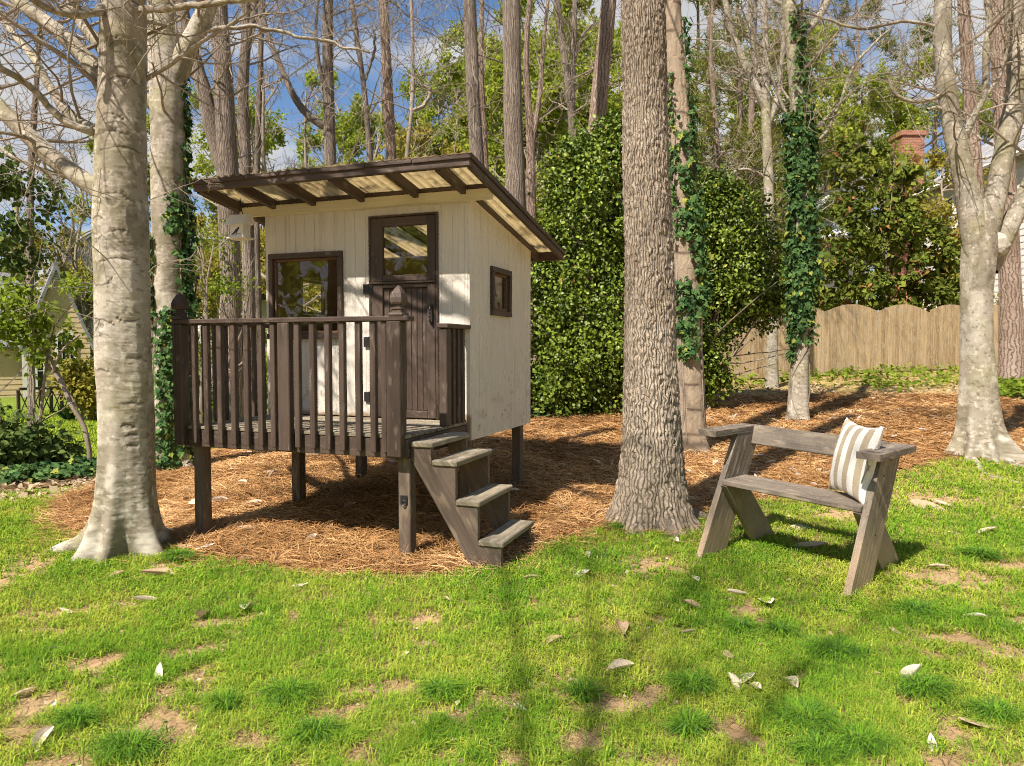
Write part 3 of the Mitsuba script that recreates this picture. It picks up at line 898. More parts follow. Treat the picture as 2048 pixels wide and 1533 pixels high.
for u in (-2.205, -1.83, -1.415, -0.935, -0.43, -0.01):
    sub(r, 'rafter', shear(board(u - 0.024, u + 0.024, 0.521, 2.90, 2.757, 2.838)), 'm_brown')
sub(r, 'fascia', shear(board(0.226, 0.265, 0.521, 2.945, 2.757, 2.842)), 'm_brown')
sub(r, 'fascia', shear(board(-2.25, -2.231, 0.521, 2.945, 2.757, 2.842)), 'm_brown')
sub(r, 'fascia', shear(board(-2.23, 0.225, 2.902, 2.945, 2.757, 2.842)), 'm_brown')
x = -2.262
for wd, dz in ((0.55, 0.0), (0.62, 0.004), (0.50, -0.002), (0.40, 0.003), (0.47, 0.0)):
    sub(r, 'edge_strip', board(x, min(x + wd - 0.006, 0.277), 0.462, 0.476, 2.815 + dz, 2.852 + dz, 0.003), 'm_brown')
    x += wd
sub(r, 'edge_strip', shear(board(0.267, 0.281, 0.47, 2.96, 2.812, 2.852, 0.003)), 'm_brown')
for i in range(3):
    a, b = -2.265 + i * 0.84, -2.265 + i * 0.84 + (0.87 if i < 2 else 0.865)
    xs = np.linspace(a, b, 110)
    vs = np.array([0.455, 1.2, 2.0, 2.97])
    X, Vv = np.meshgrid(xs, vs)
    Z = roof_z(Vv) + 0.004 + 0.007 * np.cos(X * 2 * np.pi / 0.0757) + (0.002 if i == 1 else 0)
    v = np.stack([X, Vv, Z], -1).reshape(-1, 3)
    ii, jj = np.meshgrid(np.arange(3), np.arange(109), indexing='ij')
    q = (ii * 110 + jj).ravel()
    f = np.concatenate([np.stack([q, q + 1, q + 111], 1), np.stack([q, q + 111, q + 110], 1)])
    sub(r, 'corrugated_sheet', (v, f, v[:, :2].copy()), 'm_corrugated', smooth=True)

# deck
dk = hpart('deck', join([board(-1.93, -0.005, 0.0, 0.032, 0.70, 0.832), board(-0.037, -0.005, 0.033, 1.045, 0.70, 0.832), board(-1.93, -1.898, 0.033, 1.045, 0.70, 0.832), board(-1.897, -0.038, 1.09, 1.12, 0.70, 0.845)]), 'm_brown', label='raised deck with dark skirt boards')
for i in range(11):
    a = -0.006 + i * 0.0958
    sub(dk, 'floor_plank', board(-1.925 + 0.01 * rng.random(), -0.002, a, a + 0.084, 0.836, 0.861, 0.004), 'm_tread')
sub(dk, 'inner_floor', board(-1.955, -0.005, 1.086, 2.57, 0.848, 0.864), 'm_inner')
for (u, v) in ((-1.835, 0.085), (-0.045, 0.085), (-1.735, 1.16), (-0.065, 1.16), (-1.755, 2.26), (-0.072, 2.46)):
    sub(dk, 'leg', board(u - 0.046, u + 0.046, v - 0.046, v + 0.046, gz(u, v) - 0.15, 0.699 if v < 2 else 0.84, 0.006), 'm_post')
sub(dk, 'latch', join([board(-0.073, -0.018, 0.030, 0.0385, 0.375, 0.44), limb([(-0.06, 0.03, 0.39), (-0.045, 0.02, 0.372), (-0.03, 0.03, 0.39), (-0.045, 0.03, 0.405), (-0.058, 0.03, 0.395)], [0.005, 0.005], 14, 6, 0)]), 'm_iron', label='small black latch plate screwed to a deck leg')

# railing
rl = hpart('railing', board(-1.975, 0.042, -0.062, 0.04, 1.636, 1.672, 0.006), 'm_brown', label='dark brown deck railing of square pickets')
sub(rl, 'left_rail', board(-1.975, -1.885, 0.041, 1.035, 1.636, 1.672, 0.006), 'm_brown')
sub(rl, 'right_rail', board(-0.062, 0.035, 0.585, 1.035, 1.606, 1.642, 0.006), 'm_brown')
for u0, u1 in ((-1.97, -1.884), (-1.008, -0.908), (-0.122, -0.014)):
    sub(rl, 'rail_post', board(u0, u1, -0.062, -0.002 if u0 > -1.5 and u0 < -0.5 else 0.028, 0.715, 1.635, 0.006), 'm_brown')
sub(rl, 'rail_post', board(-0.045, 0.02, 0.60, 0.685, 0.862, 1.605, 0.006), 'm_brown')
for u in (-1.79, -1.672, -1.547, -1.422, -1.302, -1.178, -1.066, -0.858, -0.73, -0.604, -0.486, -0.357, -0.238, -0.152):
    sub(rl, 'picket', board(u - 0.021, u + 0.021, -0.044, -0.002, 0.735 + 0.008 * rng.random(), 1.635, 0.004), 'm_brown')
for v in (0.775, 0.865, 0.955):
    sub(rl, 'picket', board(-0.036, 0.006, v - 0.021, v + 0.021, 0.862, 1.605, 0.004), 'm_brown')
for i in range(8):
    v = 0.13 + i * 0.118
    sub(rl, 'picket', board(-1.962, -1.932, v - 0.021, v + 0.021, 0.735, 1.635, 0.004), 'm_brown')
FIN = [(0.0, 0.0), (0.052, 0.0), (0.052, 0.010), (0.046, 0.020), (0.034, 0.026), (0.033, 0.040), (0.040, 0.044), (0.040, 0.050), (0.022, 0.060), (0.021, 0.072), (0.038, 0.080), (0.044, 0.092), (0.044, 0.122), (0.036, 0.150), (0.020, 0.182), (0.003, 0.205)]
for (u, v) in ((-1.928, -0.014), (-0.048, -0.014)):
    m = lathe(FIN, square=True)
    sub(rl, 'finial', (m[0] + [u, v, 1.6725], m[1], m[2]), 'm_brown', label='acorn shaped post finial')

# steps
st = hpart('steps', prism(Polygon([(0.0, 0.772), (0.152, 0.772), (0.152, 0.652), (0.332, 0.652), (0.332, 0.392), (0.495, 0.392), (0.495, 0.132), (0.662, 0.132), (0.662, -0.12), (0.452, -0.12), (0.444, -0.02), (-0.002, 0.69)]), 0.038, frame_m((0, 0.098, 0), np.array([1.0, 0, 0]), np.array([0, 0, 1.0]), np.array([0, -1.0, 0])), along=(0.45, -0.71)), 'm_post', label='four open weathered steps down from the deck')
sub(st, 'stringer', prism(Polygon([(0.0, 0.772), (0.152, 0.772), (0.152, 0.652), (0.332, 0.652), (0.332, 0.392), (0.495, 0.392), (0.495, 0.132), (0.662, 0.132), (0.662, -0.12), (0.452, -0.12), (0.444, -0.02), (-0.002, 0.69)]), 0.038, frame_m((0, 0.690, 0), np.array([1.0, 0, 0]), np.array([0, 0, 1.0]), np.array([0, -1.0, 0])), along=(0.45, -0.71)), 'm_post')
for (a, b, z) in ((0.0, 0.165, 0.812), (0.160, 0.348, 0.692), (0.338, 0.512, 0.432), (0.502, 0.680, 0.172)):
    sub(st, 'tread', board(a, b, 0.045, 0.705, z - 0.038, z, 0.007), 'm_tread')

# bird house hanging from the rafter
BH = thing('birdhouse', 'small white hanging birdhouse with a dark bird mark under the roof corner', 'birdhouse')
bu, bv = -2.04, 0.80
part(BH, 'body', board(bu - 0.068, bu + 0.068, bv - 0.05, bv + 0.05, 2.418, 2.528, 0.003), 'm_white', M=HM)
rp = prism(Polygon([(-0.085, 2.518), (0.085, 2.535), (0.03, 2.612), (-0.02, 2.612)]), 0.194, frame_m((bu - 0.097, bv, 0), np.array([0, 1.0, 0]), np.array([0, 0, 1.0]), np.array([1.0, 0, 0])))
part(BH, 'roof', rp, 'm_white', M=HM)
part(BH, 'base', board(bu - 0.092, bu + 0.092, bv - 0.075, bv + 0.075, 2.400, 2.416, 0.003), 'm_white', M=HM)
wires = tubes(np.array([[[bu - 0.02, bv, 2.61], [bu, bv, 2.68], [bu + 0.005, bv, 2.752]], [[bu + 0.03, bv, 2.61], [bu + 0.01, bv, 2.68], [bu + 0.005, bv, 2.752]]]), np.full((2, 3), 0.004), 5)
part(BH, 'hanger', wires, 'm_iron', M=HM)
bird = affinity.rotate(affinity.scale(Point(0, 0).buffer(1, quad_segs=5), 0.026, 0.012), 35).union(Point(0.022, 0.021).buffer(0.0095, quad_segs=4)).union(Polygon([(0.029, 0.024), (0.042, 0.020), (0.029, 0.017)])).union(Polygon([(-0.015, -0.006), (-0.050, -0.030), (-0.044, -0.036), (-0.008, -0.014)])).union(sbox(-0.03, -0.031, 0.045, -0.027)).union(sbox(0.0, -0.028, 0.003, -0.005))
part(BH, 'emblem', prism(bird, 0.003, frame_m((bu, bv - 0.0505, 2.468), np.array([1.0, 0, 0]), np.array([0, 0, 1.0]), np.array([0, -1.0, 0]))), 'm_iron', M=HM, label='dark silhouette of a bird')

# ------------------------------------------------------------------ bench and pillow
yb, L_ = 0.754, 1.05
BA = np.array([math.sin(yb), -math.cos(yb), -0.045]); BBv = np.array([math.cos(yb), math.sin(yb), 0.0])
BM = frame_m(np.array([1.273, 5.015, 0.030]), BA, BBv, np.array([0, 0, 1.0]))
BN = thing('garden_bench', 'weathered grey brown wooden bench with crossed plank legs and flat armrests on the grass', 'bench')


def bleg(pts, x0, x1, name, lab=None):
    M = frame_m(np.array([x0, 0, 0.0]), np.array([0, 1.0, 0]), np.array([0, 0, 1.0]), np.array([1.0, 0, 0]))
    poly = Polygon(pts)
    part(BN, name, prism(poly, x1 - x0, M, along=(pts[2][0] - pts[1][0], pts[2][1] - pts[1][1])), 'm_bench', M=BM, label=lab)


for (x0, x1, y0, y1) in ((0.0, 0.042, 0.043, 0.085), (L_ - 0.042, L_, L_ - 0.085, L_ - 0.043)):
    bleg([(0.0, -0.06), (0.33, -0.06), (0.82, 0.798), (0.49, 0.798)], x0, x1, 'front_leg')
    bleg([(0.72, -0.06), (1.03, -0.06), (0.545, 0.446), (0.255, 0.446)], y0, y1, 'rear_leg')
part(BN, 'seat', board(0.044, L_ - 0.044, 0.265, 0.60, 0.448, 0.488, 0.006), 'm_bench', M=BM)
brm = board(0.044, L_ - 0.044, 0.0, 0.036, 0.0, 0.148, 0.006)
cs, sn = math.cos(0.28), math.sin(0.28)
v = np.array(brm[0]); v = np.stack([v[:, 0], 0.675 + v[:, 1] * cs + v[:, 2] * sn, 0.712 - v[:, 1] * sn + v[:, 2] * cs], 1)
part(BN, 'backrest', (v, brm[1], brm[2]), 'm_bench', M=BM)
for s, x0 in ((-1, -0.098), (1, L_ - 0.045)):
    ap = sbox(x0, 0.178, x0 + 0.143, 0.80).buffer(-0.01).buffer(0.01, quad_segs=3).difference(Point(x0 + 0.066 + 0.01 * s, 0.262).buffer(0.036, quad_segs=8))
    part(BN, 'armrest', prism(ap, 0.040, frame_m(np.array([0, 0, 0.800]), np.array([1.0, 0, 0]), np.array([0, 1.0, 0]), np.array([0, 0, 1.0])), axis=1), 'm_bench', M=BM, label='flat armrest board with a round cup hole')

for (x_, b_, z_) in ((L_ + 0.001, 0.40, 0.30), (L_ + 0.001, 0.52, 0.66), (L_ + 0.001, 0.63, 0.75), (-0.001, 0.52, 0.66), (-0.001, 0.40, 0.36)):
    part(BN, 'bolt', tubes(np.array([[[x_ - 0.004, b_, z_], [x_, b_, z_], [x_ + 0.004, b_, z_]]]), np.array([[0.009, 0.008, 0.001]]), 8), 'm_iron', M=BM)

PW = thing('pillow', 'square beige and white striped pillow leaning on the bench by its right armrest', 'pillow')
n = 33
S, Tt = np.meshgrid(np.linspace(-1, 1, n), np.linspace(-1, 1, n))
edge = (1 - S ** 2) * (1 - Tt ** 2)
hw = 0.235
puff = 0.085 * np.power(np.clip(edge, 0, 1), 0.42)
pin = 1 - 0.10 * (1 - Tt ** 2) * np.abs(S) ** 3
pin2 = 1 - 0.13 * (1 - S ** 2) * np.abs(Tt) ** 3
wr = 0.008 * (meshkit.fbm(np.stack([S * 2, Tt * 2, 0 * S], -1), 3, 3) - 0.5) * np.clip(edge * 6, 0, 1)
X, Yp = S * hw * pin, Tt * hw * 1.1 * pin2
fr = np.stack([X, Yp, puff + wr], -1).reshape(-1, 3); bk = np.stack([X, Yp, -puff * 0.8], -1).reshape(-1, 3)
ii, jj = np.meshgrid(np.arange(n - 1), np.arange(n - 1), indexing='ij'); q = (ii * n + jj).ravel()
f1 = np.concatenate([np.stack([q, q + 1, q + n + 1], 1), np.stack([q, q + n + 1, q + n], 1)])
uvp = np.stack([(S * 0.5 + 0.5), (Tt * 0.5 + 0.5)], -1).reshape(-1, 2)
wdir = unit(0.75 * BA - 0.66 * BBv); udir = unit(0.10 * BA + 0.17 * BBv + np.array([0, 0, 0.95])); nd = unit(np.cross(wdir, udir)); udir = np.cross(nd, wdir)
pc = BM[:3, 3] + 0.825 * BA + 0.50 * BBv + np.array([0, 0, 0.493]) + udir * 0.24
PM = frame_m(pc, wdir, udir, nd)
part(PW, 'cover', (np.vstack([fr, bk]), np.vstack([f1, f1[:, ::-1] + n * n]), np.vstack([uvp, uvp])), 'm_stripe', M=PM, smooth=True)
tie = join([limb([(hw * 0.97, 0.16, 0.0), (hw * 1.08, 0.12, 0.03), (hw * 1.0, 0.05, 0.05), (hw * 1.06, -0.03, 0.03)], [0.006, 0.004], 12, 6, 0), limb([(hw * 0.95, 0.0, 0.02), (hw * 1.05, -0.05, 0.05), (hw * 0.97, -0.12, 0.05)], [0.006, 0.004], 12, 6, 0)])
part(PW, 'tie', tie, 'm_linen', M=PM, smooth=True)
# ------------------------------------------------------------------ trees
def near_trunk(pts, radii, n, k, roots=(), disp=None, face=None, root_h=0.16, seed=0):
    """A detailed trunk: pts (m, 3) bottom to top, roots [(angle from the camera side, reach, width)], disp(arc, z) -> radial offset."""
    P = spline(pts, n * 3)
    zz = np.linspace(P[0, 2], P[-1, 2], n)
    P = np.stack([np.interp(zz, P[:, 2], P[:, c]) for c in range(3)], 1)
    R = np.interp(zz, np.asarray(pts)[:, 2], radii)
    f = unit(np.array([-P[0, 0], -P[0, 1], 0.0])) if face is None else face
    rt = np.array([-f[1], f[0], 0])
    t_ = np.linspace(-1, 1, k + 1)
    ph = np.pi * (t_ if disp is None or k < 150 else 0.55 * t_ + 0.45 * t_ ** 3)
    PH_, ZZ = np.meshgrid(ph, zz)
    h = np.maximum(ZZ - P[0, 2] - 0.10, 0)
    r = R[:, None] + 0 * PH_
    for (a, s, w) in roots:
        dphi = (PH_ - a + np.pi) % (2 * np.pi) - np.pi
        r = r + s * np.exp(-(dphi / w) ** 2) * (np.exp(-h / root_h) + 0.25 * np.exp(-h / (root_h * 3.2)))
    cyl = np.stack([np.cos(PH_) * 1.7, np.sin(PH_) * 1.7, ZZ * 1.3], -1)
    r = r * (0.93 + 0.14 * meshkit.fbm(cyl + seed, 3, seed))
    arc = PH_ * R.mean()
    if disp is not None:
        r = r + disp(arc, ZZ)
    r[:, -1] = r[:, 0]
    V = P[:, None] + r[..., None] * (np.cos(PH_)[..., None] * f + np.sin(PH_)[..., None] * rt)
    i, j = np.meshgrid(np.arange(n - 1), np.arange(k), indexing='ij')
    q = (i * (k + 1) + j).ravel()
    F_ = np.concatenate([np.stack([q, q + 1, q + k + 2], 1), np.stack([q, q + k + 2, q + k + 1], 1)])
    return V.reshape(-1, 3), F_, np.stack([arc, ZZ], -1).reshape(-1, 2)


def px_path(rows, Y, up=None):
    """[(px, py, half width in px)] bottom to top at depth Y -> points, radii; 'up' extends it to that height."""
    pts = np.array([at(a, b, Y) for a, b, _ in rows]); rad = np.array([w * Y / F / math.sqrt(1 + ((a - CX) / F) ** 2) for a, _, w in rows])
    if up is not None and pts[-1, 2] < up:
        d = pts[-1] - pts[-3] if len(pts) > 2 else pts[-1] - pts[-2]
        d = unit(d); d = unit(d * [0.6, 0.6, 1])
        m = up - pts[-1, 2]
        pts = np.vstack([pts, pts[-1] + d * m / d[2] * 0.5, pts[-1] + d * m / d[2]]); rad = np.append(rad, [rad[-1] * 0.72, rad[-1] * 0.35])
    return pts, rad


def to_ground(rows, Y):
    """Extends the path's foot down to the ground."""
    pts = at(rows[0][0], rows[0][1], Y)
    return gh(pts[0], Y) - 0.08


def twigs_from(pts, rad, n, seed, zmin=3.0, L=(1.2, 2.6), level=2, spread=0.9, kids=(4, 3), rmin=0.004):
    g = np.random.default_rng(seed)
    out = []
    s = np.linspace(0, 1, len(pts))
    P = spline(pts, 60); R = np.interp(np.linspace(0, 1, 60), s, rad)
    ok_ = np.nonzero(P[:, 2] > zmin)[0]
    for i in g.choice(ok_, n):
        a = g.uniform(0, 2 * np.pi)
        d = np.array([math.cos(a), math.sin(a), g.uniform(0.1, 0.8)])
        out += grow(P[i], d, g.uniform(*L), min(R[i] * 0.3, 0.022), level, int(g.integers(1 << 30)), up=0.06, kids=kids, spread=spread, rmin=rmin, bend=0.35)
    return out


# --- the big beech in front of the deck's left end
def beech_disp(a, z):
    e = eye_mask(a, z, _NP, meshkit.fbm(np.stack([a * 22, z * 22, 0 * z + 3.0], -1), 2))
    return -0.010 * e + 0.022 * (meshkit.fbm(np.stack([a * 8, z * 0.7, 0 * z], -1), 2, 16) - 0.5) + 0.004 * (meshkit.fbm(np.stack([a * 9, z * 22, 0 * z], -1), 3, 5) - 0.5) + 0.012 * (meshkit.fbm(np.stack([a * 5, z * 3, 0 * z], -1), 2, 6) - 0.5)


BY = 5.28
rows = [(244, 1098, 62), (250, 1040, 62), (252, 980, 60), (253, 900, 58), (251, 800, 57), (245, 600, 56), (242, 400, 54), (244, 200, 49), (247, 0, 45), (250, -300, 42)]
pts, rad = px_path(rows, BY, 11.5)
pts[0, 2] = -0.12
BE = thing('beech_tree', 'large pale smooth barked beech with eye shaped scars in front of the deck\'s left end', 'tree')
part(BE, 'trunk', near_trunk(pts[:11], rad[:11], 520, 130, [(-1.15, 0.13, 0.30), (-0.45, 0.12, 0.24), (0.75, 0.14, 0.34), (1.9, 0.14, 0.4), (3.0, 0.14, 0.4), (-2.2, 0.14, 0.35)], beech_disp), 'm_beech_scarred', smooth=True)


def roots(key, base, ends, mat, r0, z0, seed):
    for i, (px, py, k) in enumerate(ends):
        e = at(px, py); e[2] = gh(e[0], e[1]) - 0.035
        c = np.array([base[0], base[1], 0])
        d = (e - c) * [1, 1, 0]
        g0 = float(gh(c[0], c[1]))
        pts_ = np.array([c + d * 0.12 + [0, 0, g0 + z0], c + d * 0.36 + [0, 0, g0 + z0 * 0.42], c + d * 0.66 + [0, 0, g0 + z0 * 0.10], [e[0], e[1], e[2] + 0.02], e + d * 0.12 - [0, 0, 0.05]])
        part(key, 'root', limb(pts_, [r0 * k, r0 * k * 0.95, r0 * k * 0.7, r0 * k * 0.42, r0 * k * 0.2], 30, 16, 0.02, seed + i), mat, smooth=True)


roots(BE, (pts[1][0], BY), [(104, 1102, 0.85), (172, 1122, 1.0), (250, 1100, 0.6), (312, 1090, 1.0), (352, 1062, 0.8)], 'm_beech', 0.135, 0.40, 300)
LIMBS = [([(205, 385, BY), (130, 335, BY + .1), (60, 275, BY + .2), (0, 215, BY + .3), (-90, 120, BY + .5), (-160, -20, BY + .6)], (21, 20, 19, 17, 14, 11)),
         ([(205, 268, BY), (140, 228, BY + .2), (78, 135, BY + .5), (20, 60, BY + .8), (-40, -20, BY + 1.0)], (12, 11, 9, 8, 6)),
         ([(205, 268, BY), (130, 242, BY - .1), (50, 165, BY - .2), (-10, 130, BY - .3), (-80, 60, BY - .4)], (9, 8, 7, 6, 4)),
         ([(215, 190, BY), (165, 110, BY + .1), (105, 55, BY + .2), (40, 5, BY + .3), (-30, -60, BY + .4)], (22, 18, 16, 15, 12)),
         ([(225, 120, BY + .1), (170, 55, BY + .4), (145, 10, BY + .6), (120, -60, BY + .8)], (15, 14, 12, 10)),
         ([(225, 5, BY), (160, 28, BY - .3), (110, 22, BY - .4), (60, -5, BY - .5)], (10, 9, 8, 7)),
         ([(265, 22, BY), (350, 14, BY - .2), (430, 6, BY - .4), (560, -12, BY - .6), (700, -60, BY - .8)], (9, 7, 6, 5, 3)),
         ([(270, 36, BY), (330, 55, BY + .1), (420, 106, BY + .3)], (4, 3, 2)),
         ([(205, 380, BY), (178, 365, BY + .4), (60, 330, BY + .7), (-60, 250, BY + .9)], (7, 6, 5, 4)),
         ([(250, -150, BY), (330, -330, BY + .3), (450, -560, BY + .5)], (18, 14, 8)), ([(250, -250, BY), (140, -480, BY - .2), (60, -700, BY - .3)], (18, 14, 8))]
tw = []
for i, (rows, hw) in enumerate(LIMBS):
    q = np.array([at(a, b, y) for a, b, y in rows]); r_ = np.array(hw) * BY / F * 0.88
    part(BE, 'branch', limb(q, r_, 40, 14, 0.03, seed=i), 'm_beech', smooth=True)
    if i not in (7,):
        tw += twigs_from(q, r_, 9, 40 + i, zmin=2.9, L=(0.5, 1.3), rmin=0.0025, kids=(4, 3))
g_ = np.random.default_rng(3)
for (px, py) in ((300, 400), (205, 640), (215, 520), (200, 395), (240, 400), (298, 545)):
    tw += grow(at(px, py, BY - 0.17), (g_.normal() * 0.5 + (0.8 if px > 240 else -0.4), -0.6, 0.25), 0.45, 0.004, 2, int(px + py), up=0.03, kids=(4, 3), rmin=0.0016, spread=0.9)
for i, (q, r_) in enumerate([([(-2.95, 5.2, 4.7), (-2.8, 4.3, 5.1), (-2.3, 3.2, 5.7), (-1.7, 2.0, 6.2)], (0.055, 0.04, 0.03, 0.012)), ([(-2.95, 5.2, 5.6), (-3.3, 4.2, 6.1), (-3.2, 3.0, 6.8), (-2.9, 1.6, 7.4)], (0.08, 0.06, 0.045, 0.025)),
                            ([(-2.95, 5.2, 6.6), (-2.2, 4.4, 7.2), (-1.2, 3.6, 8.0), (-0.3, 2.8, 8.6)], (0.05, 0.04, 0.03, 0.012)), ([(-2.9, 5.2, 4.3), (-3.6, 4.4, 4.7), (-4.4, 3.7, 5.3), (-5.2, 3.2, 5.7)], (0.07, 0.055, 0.04, 0.02))]):
    q = np.array(q); r_ = np.array(r_)
    part(BE, 'branch', limb(q, r_, 30, 10, 0.05, seed=60 + i), 'm_beech', smooth=True)
    tw += twigs_from(q, r_, 5, 660 + i, zmin=4.4, L=(0.8, 2.0), level=1, rmin=0.005, kids=(4, 3))
part(BE, 'twigs', branch_mesh(tw), 'm_twig', kind='stuff', label='thin bare twigs')

# --- ivy and the ivy-clad beech behind it


def ivy_on(key, label, P, R, bands, size, seed, cat='ivy'):
    """bands: (z0, z1, angle centre from the camera side, half width, leaves, lift)."""
    g = np.random.default_rng(seed)
    pos, ax, nr, ln = [], [], [], []
    for (z0, z1, a0, hw, n, lift) in bands:
        z = g.uniform(z0, z1, n)
        p = np.stack([np.interp(z, P[:, 2], P[:, c]) for c in range(3)], 1); r = np.interp(z, P[:, 2], R)
        f = unit(-p * [1, 1, 0]); rt = np.stack([-f[:, 1], f[:, 0], 0 * z], 1)
        a = a0 + np.clip(g.normal(0, 0.55, n), -1.3, 1.3) * hw
        keep = meshkit.noise(np.stack([a * 3, z * 4.0, 0 * z], 1), seed) > 0.30
        o = np.cos(a)[:, None] * f + np.sin(a)[:, None] * rt
        lf = np.abs(g.normal(0, lift, n)) + 0.012
        q = p + o * (r + lf)[:, None]
        pos.append(q[keep]); nr.append((o + 0.30 * g.normal(size=(n, 3)) + [0, 0, 0.25])[keep]); ax.append((np.array([0, 0, -0.8]) + 0.6 * g.normal(size=(n, 3)) + 0.3 * o)[keep])
        ln.append((size * g.uniform(0.6, 1.25, n))[keep])
    key = thing(key, label, cat)
    part(key, 'leaves', leaves(np.vstack(pos), np.vstack(ax), np.vstack(nr), np.concatenate(ln), 0.95, IVY, g), 'm_ivy', kind='stuff')
    st_ = []
    for m in range(5):
        b = bands[int(g.integers(len(bands)))]
        z = np.linspace(P[0, 2], b[1], 24)
        p = np.stack([np.interp(z, P[:, 2], P[:, c]) for c in range(3)], 1); r = np.interp(z, P[:, 2], R)
        f = unit(-p * [1, 1, 0]); rt = np.stack([-f[:, 1], f[:, 0], 0 * z], 1)
        a = b[2] + b[3] * 0.8 * (meshkit.noise(np.stack([z * 1.2, 0 * z + m * 7, 0 * z], 1), m + seed) * 2 - 1)
        st_.append(p + (np.cos(a)[:, None] * f + np.sin(a)[:, None] * rt) * (r + 0.012)[:, None])
    part(key, 'stem', tubes(np.array(st_), np.full((5, 24), 0.008), 5), 'm_twig', smooth=True, kind='stuff')
    return key


Y2 = 9.0
rows = [(343, 925, 38), (342, 800, 34), (340, 600, 33), (336, 400, 34), (334, 200, 35), (328, 100, 33), (322, 0, 28), (316, -150, 26)]
P2, R2 = px_path(rows, Y2, 12)
P2[0, 2] = gh(P2[0, 0], Y2) - 0.1
IB = thing('beech_tree', 'pale beech trunk hung with ivy just behind the scarred beech', 'tree')
part(IB, 'trunk', near_trunk(P2, R2, 260, 64, [(-0.9, 0.2, 0.4), (0.7, 0.18, 0.4), (2.4, 0.2, 0.5)], lambda a, z: 0.010 * (meshkit.fbm(np.stack([a * 6, z * 8, 0 * z], -1), 3, 8) - 0.5), seed=4), 'm_beech', smooth=True)
tw = []
for i, (rows, hw) in enumerate([([(345, 165), (378, 90), (408, 30), (430, -40), (470, -160)], (22, 19, 17, 14, 10)), ([(318, 20), (300, -60), (260, -160)], (16, 14, 10)), ([(330, 250), (300, 205), (270, 190), (225, 180)], (13, 12, 11, 10)),
                            ([(385, 65), (470, 56), (560, 62), (650, 82), (740, 105)], (5, 4, 3.5, 3, 2))]):
    q = np.array([at(a, b, Y2) for a, b in rows]); r_ = np.array(hw) * Y2 / F
    part(IB, 'branch', limb(q, r_, 30, 12, 0.03, seed=20 + i), 'm_beech', smooth=True)
    tw += twigs_from(q, r_, 9, 140 + i, zmin=3.5, L=(0.6, 1.6), rmin=0.0035)
part(IB, 'twigs', branch_mesh(tw), 'm_twig', kind='stuff')
zpx = lambda py, Y: at(1024, py, Y)[2]
ivy_on('ivy_vine', 'dark ivy climbing the right edge of the pale trunk left of the playhouse', P2, R2,
       [(zpx(420, Y2), zpx(140, Y2), 1.5, 0.55, 420, 0.03), (zpx(470, Y2), zpx(395, Y2), 0.9, 0.9, 420, 0.05), (zpx(640, Y2), zpx(470, Y2), 1.2, 0.7, 620, 0.05), (zpx(640, Y2), zpx(480, Y2), -1.4, 0.4, 160, 0.03),
        (0.0, zpx(620, Y2), 0.4, 1.2, 1500, 0.05)], 0.075, 21)

# --- tall oak right of the playhouse, with real bark plates


def oak_disp(a, z):
    q = np.stack([a * 56, z * 19, 0 * z], -1)
    w = 0.7 * (meshkit.fbm(np.stack([a * 20, z * 8, 0 * z], -1), 3, 3) - 0.5)
    ridge = 1 - np.abs(2 * meshkit.noise(q + w[..., None], 5) - 1)
    fine = meshkit.fbm(np.stack([a * 70, z * 20, 0 * z], -1), 2, 4)
    return 0.011 * sstep(0.12, 0.70, 1 - ridge) + 0.006 * fine + 0.020 * (meshkit.fbm(np.stack([a * 5, z * 2, 0 * z], -1), 2, 9) - 0.5)


YO = 5.95
rows = [(1303, 1075, 70), (1303, 1000, 66), (1303, 940, 62), (1302, 850, 56), (1300, 700, 50), (1297, 500, 46), (1291, 250, 43), (1285, 0, 40), (1280, -300, 37)]
pts, rad = px_path(rows, YO, 13)
pts[0, 2] = -0.1
OK_ = thing('oak_tree', 'tall straight trunk with rough brown plated bark between the playhouse and the bench', 'tree')
part(OK_, 'trunk', near_trunk(pts[:10], rad[:10], 760, 240, [(-1.35, 0.13, 0.36), (-0.45, 0.10, 0.3), (0.62, 0.10, 0.24), (1.25, 0.13, 0.36), (2.4, 0.2, 0.4), (-2.4, 0.2, 0.4)], oak_disp, seed=2, root_h=0.13), 'm_oak', smooth=True)
roots(OK_, (1.145, YO), [(1196, 1034, 1.0), (1236, 1056, 0.8), (1352, 1078, 0.85), (1412, 1038, 1.0), (1300, 1066, 0.6)], 'm_oak', 0.135, 0.40, 320)
part(OK_, 'twigs', branch_mesh(twigs_from(pts, rad, 10, 61, zmin=5.5, L=(1.5, 3.5), level=2, kids=(5, 4))), 'm_twig', kind='stuff')

